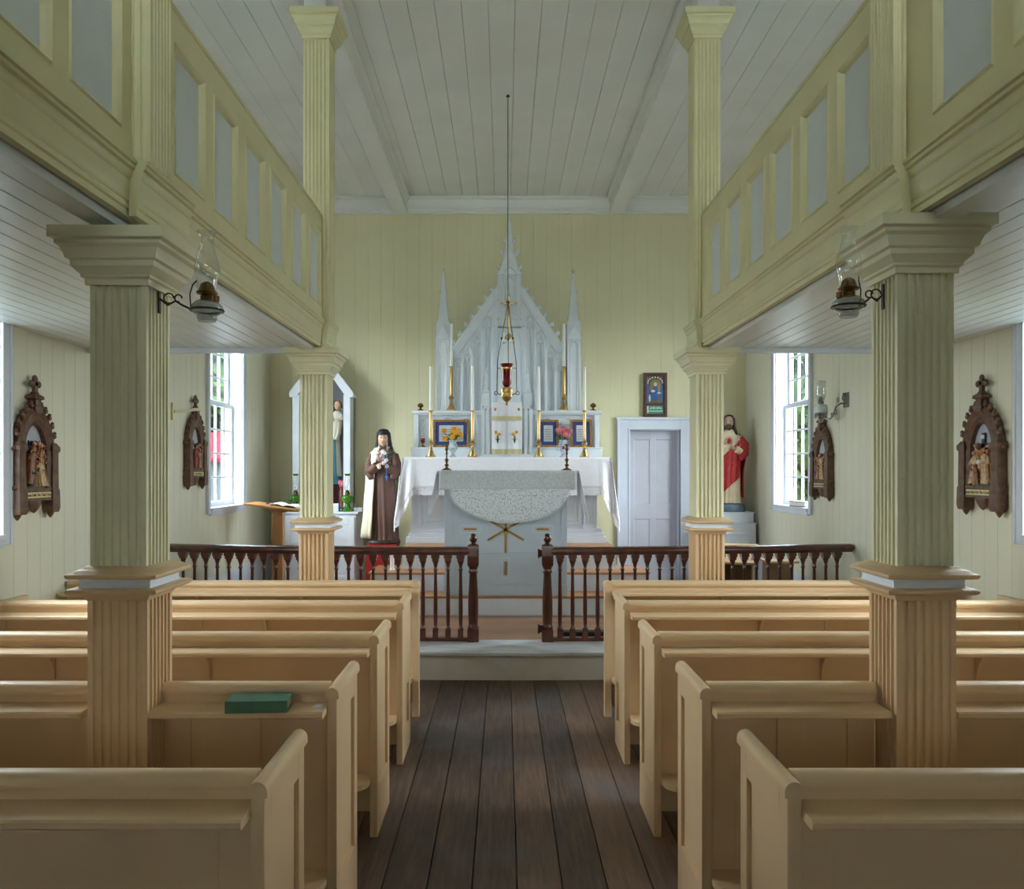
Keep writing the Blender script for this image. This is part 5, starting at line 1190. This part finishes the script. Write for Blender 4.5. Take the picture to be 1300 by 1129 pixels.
# ================================================================== STATIONS OF THE CROSS
def mini(mb, u, z, h, c_robe, c_skin, c_hair, lean=0.0, d=-0.05, wide=1.0):
    """Small relief figure: draped robe, mantle over one shoulder, bent arms, head with hair."""
    k = int(abs(u)*977+h*313) % 5
    mb.cur = c_robe
    robe(mb, [(z, 0.19*h*wide, 0.10*h, u, d, 0.22), (z+0.2*h, 0.15*h*wide, 0.09*h, u+lean*0.2*h, d, 0.16), (z+0.5*h, 0.125*h*wide, 0.085*h, u+lean*0.5*h, d, 0.10), (z+0.72*h, 0.15*h*wide, 0.08*h, u+lean*0.72*h, d, 0.05), (z+0.80*h, 0.06*h, 0.06*h, u+lean*0.8*h, d, 0)], n=28, folds=6+k, ph=k, sub=2)
    mb.cur = (c_robe+1+k) % 4
    robe(mb, [(z+0.10*h, 0.19*h*wide, 0.11*h, u+lean*0.1*h, d+0.002, 0.20), (z+0.5*h, 0.16*h*wide, 0.10*h, u+lean*0.5*h, d, 0.12), (z+0.76*h, 0.15*h*wide, 0.075*h, u+lean*0.76*h, d, 0.03)], n=14, folds=7, a0=radians(40 if k % 2 else -150), a1=radians(150 if k % 2 else -40), sub=2)
    sx = u+lean*0.72*h; q = 1 if k % 2 else -1
    mb.cur = c_robe; mb.tube([(sx+q*0.13*h, d, z+0.72*h), (sx+q*0.20*h, d-0.03*h, z+0.56*h), (sx+q*0.05*h, d-0.11*h, z+0.55*h)], [0.05*h, 0.048*h, 0.035*h], 7)
    mb.tube([(sx-q*0.13*h, d, z+0.72*h), (sx-q*0.21*h, d-0.05*h, z+0.66*h), (sx-q*0.20*h, d-0.10*h, z+0.80*h)], [0.05*h, 0.042*h, 0.03*h], 7)
    mb.cur = c_skin; mb.ell((sx-q*0.20*h, d-0.105*h, z+0.83*h), 0.026*h, 7, 5); mb.ell((sx+q*0.03*h, d-0.12*h, z+0.55*h), 0.026*h, 7, 5)
    hx = u+lean*0.9*h
    mb.ell((hx, d-0.012, z+0.885*h), (0.050*h, 0.055*h, 0.068*h), 10, 8)
    mb.cur = c_hair; mb.ell((hx-q*0.006*h, d+0.006, z+0.905*h), (0.060*h, 0.058*h, 0.070*h), 10, 7); mb.ell((hx, d-0.035*h, z+0.835*h), (0.03*h, 0.035*h, 0.04*h), 8, 5)
SM = [mat('relief_cream', (206, 178, 138), 0.5, rgb2=(150, 118, 82), scale=40), mat('relief_brown', (150, 100, 60), 0.5, rgb2=(96, 62, 40), scale=40), mat('relief_ochre', (184, 128, 74), 0.5, rgb2=(120, 78, 44), scale=40), mat('relief_dark', (62, 54, 56), 0.5, rgb2=(34, 30, 32), scale=40), mat('relief_skin', (196, 140, 102), 0.5), mat('relief_white', (206, 206, 206), 0.6), mat('relief_red', (130, 62, 48), 0.6), mat('relief_green', (84, 96, 66), 0.7)]
def station(loc, rz, label, scene, text):
    t = thing('carved_plaque', label, 'wall plaque', loc, rz=rz)
    W = 0.205
    def outline(w, z0, zs, zt, n=12):
        L = [(-w, z0), (-w, zs)] + [(-w*(1-(k/n)**1.6), zs+(zt-zs)*sin(k/n*pi/2)**1.0) for k in range(1, n+1)]
        return L + [(-x, z) for x, z in L[:-1]][::-1]
    O = outline(W, 0.10, 0.43, 0.70); I = outline(0.125, 0.165, 0.40, 0.585)
    n = len(O); mb = MB(); vs = []; prof = [(O, 0.0, 0.0), (O, -0.05, 0.0), (O, -0.065, 0.25), (O, -0.05, 0.5), (O, -0.06, 0.75), (I, -0.045, 1.0), (I, -0.012, 1.0)]
    for (_, d, k) in prof:
        for i in range(n): vs.append((O[i][0]+(I[i][0]-O[i][0])*k, d, O[i][1]+(I[i][1]-O[i][1])*k))
    fs = [(r*n+i, r*n+(i+1) % n, (r+1)*n+(i+1) % n, (r+1)*n+i) for r in range(len(prof)-1) for i in range(n)]
    mb.add(vs, fs)
    mb.box(-W-0.015, W+0.015, -0.07, 0, 0.085, 0.10); mb.box(-W-0.01, W+0.01, -0.065, 0, 0.145, 0.165); mb.box(-W, W, -0.055, 0, 0.0865, 0.15)
    for q in (-1, 1):
        mb.sq([((0.038, 0.03), 0.0), ((0.045, 0.036), 0.03), ((0.042, 0.034), 0.15), ((0.036, 0.03), 0.16), ((0.034, 0.028), 0.40), ((0.045, 0.036), 0.415), ((0.045, 0.036), 0.44), ((0.02, 0.02), 0.47)], (q*(W-0.02), -0.042, 0))
        mb.lathe([(0.0, -0.06), (0.016, -0.045), (0.03, -0.02), (0.044, 0.01), (0.05, 0.03), (0.03, 0.05)], (q*(W-0.02), -0.035, 0.02), n=9, sy=0.8)
        for k in range(5):
            tt = (k+0.5)/5; i = 2+int(tt*10); px, pz = O[i]; px = px*(-q) if q > 0 else px
            mb.ell((px*1.06, -0.045, pz+0.015), (0.022, 0.018, 0.02), 8, 6); mb.ell((px*1.12, -0.045, pz+0.035), (0.014, 0.012, 0.013), 7, 5)
        mb.ell((q*(W+0.02), -0.04, 0.42), (0.025, 0.02, 0.016), 8, 6); mb.ell((q*(W+0.018), -0.04, 0.17), (0.02, 0.02, 0.014), 8, 6)
    mb.lathe([(0.0, -0.05), (0.03, -0.035), (0.062, 0.0), (0.075, 0.03), (0.06, 0.06)], (0, -0.03, 0.05), n=9, sy=0.45)
    mb.build('carved_frame', M_BROWN, t, smooth=30)
    mb = MB(); mb.sq([((0.035, 0.03), 0.66), ((0.05, 0.036), 0.69), ((0.05, 0.036), 0.70), ((0.032, 0.028), 0.71), ((0.03, 0.026), 0.745), ((0.055, 0.036), 0.755), ((0.05, 0.034), 0.772), ((0.022, 0.02), 0.785), ((0.018, 0.014), 0.80)], (0, -0.036, 0))
    mb.prism([(-0.014, 0.79), (0.014, 0.79), (0.014, 0.86), (-0.014, 0.86)], 'y', -0.05, -0.025); mb.prism([(-0.045, 0.838), (0.045, 0.838), (0.045, 0.864), (-0.045, 0.864)], 'y', -0.05, -0.025)
    for (x, z) in ((-0.042, 0.851), (0.042, 0.851), (0, 0.888)): mb.ell((x, -0.0375, z), (0.024, 0.014, 0.024), 10, 7)
    mb.box(-0.014, 0.014, -0.05, -0.025, 0.85, 0.885); mb.build('cross_finial', M_BROWN, t, smooth=30)
    mb = MB(); mb.prism(I, 'y', -0.014, -0.004); mb.build('painted_sky', mat('relief_sky', (150, 164, 184), 0.6, rgb2=(190, 184, 180), scale=7), t)
    mb = MB(); scene(mb); mb.build('relief_scene', SM, t, smooth=60)
    mb = MB(); mb.box(-0.135, 0.135, -0.068, -0.05, 0.103, 0.14); pl = mb.build('title_plate', mat('plate_cream', (206, 188, 132), 0.4), t)
    c = bpy.data.curves.new('inscription', 'FONT'); c.body = text; c.size = 0.026; c.align_x = 'CENTER'; c.align_y = 'CENTER'; c.extrude = 0.0006
    f = bpy.data.objects.new('inscription', c); COL.objects.link(f)
    me = bpy.data.meshes.new_from_object(f.evaluated_get(bpy.context.evaluated_depsgraph_get())); bpy.data.objects.remove(f); me.materials.clear(); me.materials.append(M_DARK)
    f = bpy.data.objects.new('inscription', me); COL.objects.link(f); f.parent = pl; f.location = (0, -0.0695, 0.1215); f.rotation_euler = (radians(90), 0, 0)
def ground(mb): mb.cur = 7; mb.ell((0, -0.03, 0.175), (0.12, 0.035, 0.028), 12, 6)
def sc_fall(mb):
    ground(mb)
    for a in ((-0.075, 0.20, 0.25, 1, 0.1), (-0.03, 0.235, 0.25, 3, 0.0), (0.015, 0.245, 0.24, 6, 0.0), (0.06, 0.235, 0.24, 2, -0.05), (0.09, 0.21, 0.22, 1, -0.15), (-0.045, 0.18, 0.20, 2, 0.25)): mini(mb, a[0], a[1], a[2], a[3], 4, 3, a[4], -0.04-0.012*(a[1] < 0.21))
    mini(mb, 0.045, 0.18, 0.19, 0, 4, 3, -0.35, -0.07, 1.3); mini(mb, -0.075, 0.18, 0.15, 3, 4, 3, 0.2, -0.065)
    mb.cur = 3; mb.box(-0.10, 0.09, -0.03, -0.02, 0.40, 0.412)
    for x in (-0.05, 0.02, 0.065): mb.prism([(x-0.006, 0.42), (x+0.006, 0.42), (x+0.002, 0.48)], 'y', -0.03, -0.02)
def sc_cross(mb):
    ground(mb); mb.cur = 3; mb.box(-0.016, 0.016, -0.03, -0.014, 0.18, 0.52); mb.box(-0.10, 0.10, -0.03, -0.014, 0.425, 0.45); mb.cur = 5; mb.box(-0.018, 0.018, -0.034, -0.03, 0.48, 0.505)
    mb.cur = 4; mb.tube([(-0.005, -0.04, 0.22), (0.012, -0.048, 0.29), (0, -0.045, 0.345), (0, -0.045, 0.40)], [0.014, 0.022, 0.022, 0.028], 10)
    for q in (-1, 1): mb.tube([(q*0.02, -0.042, 0.40), (q*0.055, -0.04, 0.42), (q*0.09, -0.036, 0.44)], [0.012, 0.010, 0.007], 7)
    mb.cur = 1; mb.ell((-0.012, -0.055, 0.43), (0.018, 0.018, 0.024), 10, 7); mb.cur = 5; mb.ell((0, -0.05, 0.325), (0.028, 0.022, 0.028), 10, 7)
    mini(mb, -0.075, 0.18, 0.23, 0, 4, 0, 0.12); mini(mb, 0.07, 0.18, 0.25, 0, 4, 3, -0.05); mini(mb, 0.10, 0.19, 0.23, 2, 4, 3, -0.1, -0.035); mini(mb, 0.0, 0.175, 0.14, 1, 4, 1, -0.1, -0.075)
def sc_pair(mb):
    ground(mb); mini(mb, -0.05, 0.18, 0.24, 6, 4, 3, 0.1); mini(mb, 0.05, 0.18, 0.26, 1, 4, 3, -0.08); mini(mb, 0.0, 0.18, 0.2, 2, 4, 1, 0, -0.07); mb.cur = 3; mb.box(-0.09, 0.09, -0.03, -0.02, 0.41, 0.425)
def sc_meet(mb):
    ground(mb); mini(mb, -0.06, 0.18, 0.24, 1, 4, 3, 0.15); mini(mb, 0.04, 0.18, 0.27, 0, 4, 1, -0.1); mini(mb, 0.085, 0.19, 0.22, 6, 4, 3, -0.1, -0.035); mini(mb, -0.01, 0.18, 0.16, 2, 4, 3, 0.1, -0.075)
station((-HW, 5.24, 1.47), radians(90), 'carved brown gothic plaque on the left wall beside the nearer window, crowd scene', sc_fall, 'Jesus Falls The Third Time')
station((-HW, 7.97, 1.60), radians(90), 'carved brown gothic plaque on the left wall under the pale wooden arm', sc_pair, 'Jesus Is Stripped')
station((HW, 5.33, 1.485), radians(-90), 'carved brown gothic plaque on the right wall showing a figure on a cross', sc_cross, 'Jesus Dies On The Cross')
station((HW, 8.02, 1.485), radians(-90), 'carved brown gothic plaque on the right wall below the white glass wall lamp', sc_meet, 'Jesus Meets The Women')

# ================================================================== LAMPS ON COLUMNS AND WALLS
def bracket_lamp(s, loc, label):
    t = thing('bracket_lamp', label, 'oil lamp', loc, 'oil lamps on the front columns')
    d = -s*0.145   # column lies this way in x
    d = s*abs((1.327 if s > 0 else 1.313)-abs(loc[0]))
    mb = MB(); mb.box(d-0.003, d+0.003, -0.008, 0.008, 0.03, 0.12); mb.tube([(d, 0, 0.085), (d*0.82, 0, 0.06), (d*0.66, 0, 0.075), (d*0.52, 0, 0.06), (d*0.30, 0, 0.042)], 0.004, 7)
    ring = [(0.058*cos(q), 0.058*sin(q), 0.04) for q in [2*pi*k/24 for k in range(25)]]; mb.tube(ring, 0.004, 6)
    for c0, r0 in ((0.80, 0.018), (0.60, 0.013)): mb.tube([(d*c0+r0*cos(q), 0, 0.085+r0*sin(q)) for q in [2*pi*k/14 for k in range(12)]], 0.003, 6)
    mb.tube([(d*0.34, 0, 0.05), (d*0.36, 0, 0.10), (d*0.30, 0, 0.135), (0.037*(1 if d > 0 else -1), 0, 0.15)], 0.0025, 5)
    mb.build('bracket', M_IRON, t)
    mb = MB(); mb.lathe([(0.0, 0.0), (0.03, 0.0), (0.036, 0.012), (0.034, 0.022), (0.05, 0.032), (0.058, 0.046), (0.054, 0.058), (0.04, 0.072), (0.022, 0.08), (0.0, 0.08)], n=20); mb.build('glass_font', M_FONT, t, smooth=50)
    mb = MB(); mb.lathe([(0.022, 0.078), (0.024, 0.09), (0.02, 0.096), (0.036, 0.10), (0.038, 0.106), (0.03, 0.112), (0.022, 0.135), (0.008, 0.145), (0.0, 0.146)], n=18); mb.lathe([(0, 0.07), (0.011, 0.07), (0.011, 0.09), (0, 0.09)], (0.038*-s, -0.01, 0), n=10); mb.build('burner', M_BRASSD, t, smooth=40)
    mb = MB(); mb.lathe([(0.034, 0.106), (0.034, 0.14), (0.042, 0.165), (0.046, 0.19), (0.040, 0.22), (0.030, 0.255), (0.022, 0.29), (0.021, 0.305), (0.030, 0.32), (0.036, 0.326)], n=24); mb.build('chimney', M_LAMPG, t, smooth=60)
bracket_lamp(-1, (-1.139, 2.905, 2.295), 'glass oil lamp on a bracket on the column among the left pews')
bracket_lamp(1, (1.201, 2.905, 2.31), 'glass oil lamp on a bracket on the column among the right pews')
wlp = thing('wall_lamp', 'white glass oil lamp on an ornate iron arm on the right wall', 'oil lamp', (3.03, 7.76, 2.19))
mb = MB(); mb.box(0.138, 0.149, -0.30, -0.19, 0.16, 0.30)
mb.tube([(0.14, -0.25, 0.20), (0.10, -0.22, 0.20), (0.07, -0.19, 0.17), (0.06, -0.15, 0.09), (0.05, -0.10, 0.06), (0.03, -0.05, 0.07), (0, 0, 0.09)], 0.009, 8)
for c, r in (((0.12, -0.235, 0.25), 0.022), ((0.085, -0.20, 0.235), 0.02), ((0.075, -0.17, 0.12), 0.024), ((0.06, -0.12, 0.10), 0.016)):
    mb.tube([(c[0], c[1]+r*cos(a), c[2]+r*sin(a)) for a in [2*pi*k/12 for k in range(13)]], 0.005, 6)
mb.ell((0.125, -0.235, 0.285), 0.014, 8, 6); mb.build('iron_arm', M_SILV, wlp)
mb = MB(); mb.lathe([(0, 0.03), (0.02, 0.035), (0.03, 0.07), (0.02, 0.085), (0.055, 0.11), (0.06, 0.125), (0.03, 0.12)], n=18)
for k in range(8): a = 2*pi*k/8; mb.ell((0.05*cos(a), 0.05*sin(a), 0.09), (0.012, 0.012, 0.02), 7, 5)
mb.build('lamp_cup', M_SILV, wlp, smooth=40)
mb = MB(); mb.lathe([(0.03, 0.12), (0.055, 0.125), (0.062, 0.15), (0.062, 0.19), (0.05, 0.205), (0.02, 0.21)], n=20); mb.build('milk_glass_font', mat('milk_glass', (216, 224, 226), 0.2), wlp, smooth=50)
mb = MB(); mb.lathe([(0.022, 0.208), (0.03, 0.22), (0.03, 0.235), (0.018, 0.25), (0.024, 0.265), (0, 0.285)], n=14); mb.build('burner', M_SILV, wlp, smooth=40)
mb = MB(); mb.lathe([(0.03, 0.235), (0.042, 0.27), (0.047, 0.31), (0.042, 0.36), (0.045, 0.41), (0.052, 0.435)], n=20); mb.build('chimney', thin_glass('frosted_chimney', (0.80, 0.83, 0.84), 0.8, 0.12), wlp, smooth=60)
ar = thing('wall_bracket', 'pale wooden arm fixed to the left wall above the far carved plaque', 'wall bracket', (-3.14, 7.5, 2.31))
mb = MB(); mb.box(-0.04, -0.02, -0.035, 0.035, -0.08, 0.08); mb.build('wall_plate', M_GAL, ar)
mb = MB(); mb.tube([(-0.025, 0, 0.0), (0.05, 0.09, 0.012), (0.10, 0.16, 0.03), (0.15, 0.235, 0.035)], [0.02, 0.017, 0.018, 0.014], 6); mb.build('arm', M_CREAM, ar, smooth=30)
wb = thing('sill_book', 'thick old book lying on the sill of the right window', 'book', (3.22, 8.76, 1.358), rz=radians(8))
mb = MB(); mb.box(-0.06, 0.06, -0.17, 0.17, 0, 0.008); mb.box(-0.06, 0.06, -0.17, 0.17, 0.05, 0.058); mb.build('cover', mat('grey_tan_cloth', (150, 146, 128), 0.7), wb)
mb = MB(); mb.box(-0.055, 0.055, -0.165, 0.165, 0.008, 0.05); mb.build('page_block', M_PAPER, wb)

# ================================================================== OUTSIDE
mb = MB(); mb.box(-60, 60, -40, 80, -0.75, -0.6); struct(mb.build('ground', M_GRASS))
def tree(loc, h, r, seed, label):
    t = thing('tree', label, 'tree', loc)
    rng = random.Random(seed); mb = MB(); mb.tube([(0, 0, 0), (0.1, 0, h*0.3), (0, 0.1, h*0.8)], [0.28, 0.2, 0.06], 8); mb.build('trunk', M_BROWN, t)
    mb = MB()
    for i in range(5200):
        a = rng.uniform(0, 2*pi); u = rng.uniform(-1, 1); q = rng.uniform(0.35, 1.0)**0.6; k = sqrt(1-u*u)
        x, y, z = r*q*k*cos(a), r*q*k*sin(a), h*0.55+h*0.48*q*u
        s = rng.uniform(0.2, 0.42); b = rng.uniform(0, pi); c = rng.uniform(-0.8, 0.8)
        dx, dy, dz = s*cos(b), s*sin(b), s*c; ex, ey, ez = -s*sin(b)*0.5, s*cos(b)*0.5, s*0.45
        mb.add([(x-dx, y-dy, z-dz), (x+ex, y+ey, z+ez), (x+dx, y+dy, z+dz), (x-ex, y-ey, z-ez)], [(0, 1, 2, 3)])
    mb.build('foliage', M_TREEL, t, recalc=False)
tree((-9.2, 24, -0.6), 11.5, 3.6, 1, 'leafy green tree outside the far left window')
tree((-21, 46, -0.6), 10, 4.0, 2, 'distant green tree far behind the red roofed shed')
tree((9.4, 24, -0.6), 11.5, 3.6, 3, 'leafy green tree outside the far right window')
tree((13.5, 31, -0.6), 9, 4.2, 4, 'distant green tree beyond the nearer one outside the right window')
sh = thing('shed', 'low grey shed with a red roof, seen through the far left window', 'shed', (-6.4, 17.5, -0.6))
mb = MB(); mb.box(-1.5, 1.5, 0, 2.0, 0, 2.6); mb.build('grey_wall', M_SHED, sh)
mb = MB(); mb.prism([(-0.25, 2.55), (1.0, 3.15), (2.25, 2.55), (2.25, 2.62), (1.0, 3.24), (-0.25, 2.62)], 'x', -1.7, 1.7); mb.build('red_roof', M_SHEDR, sh)
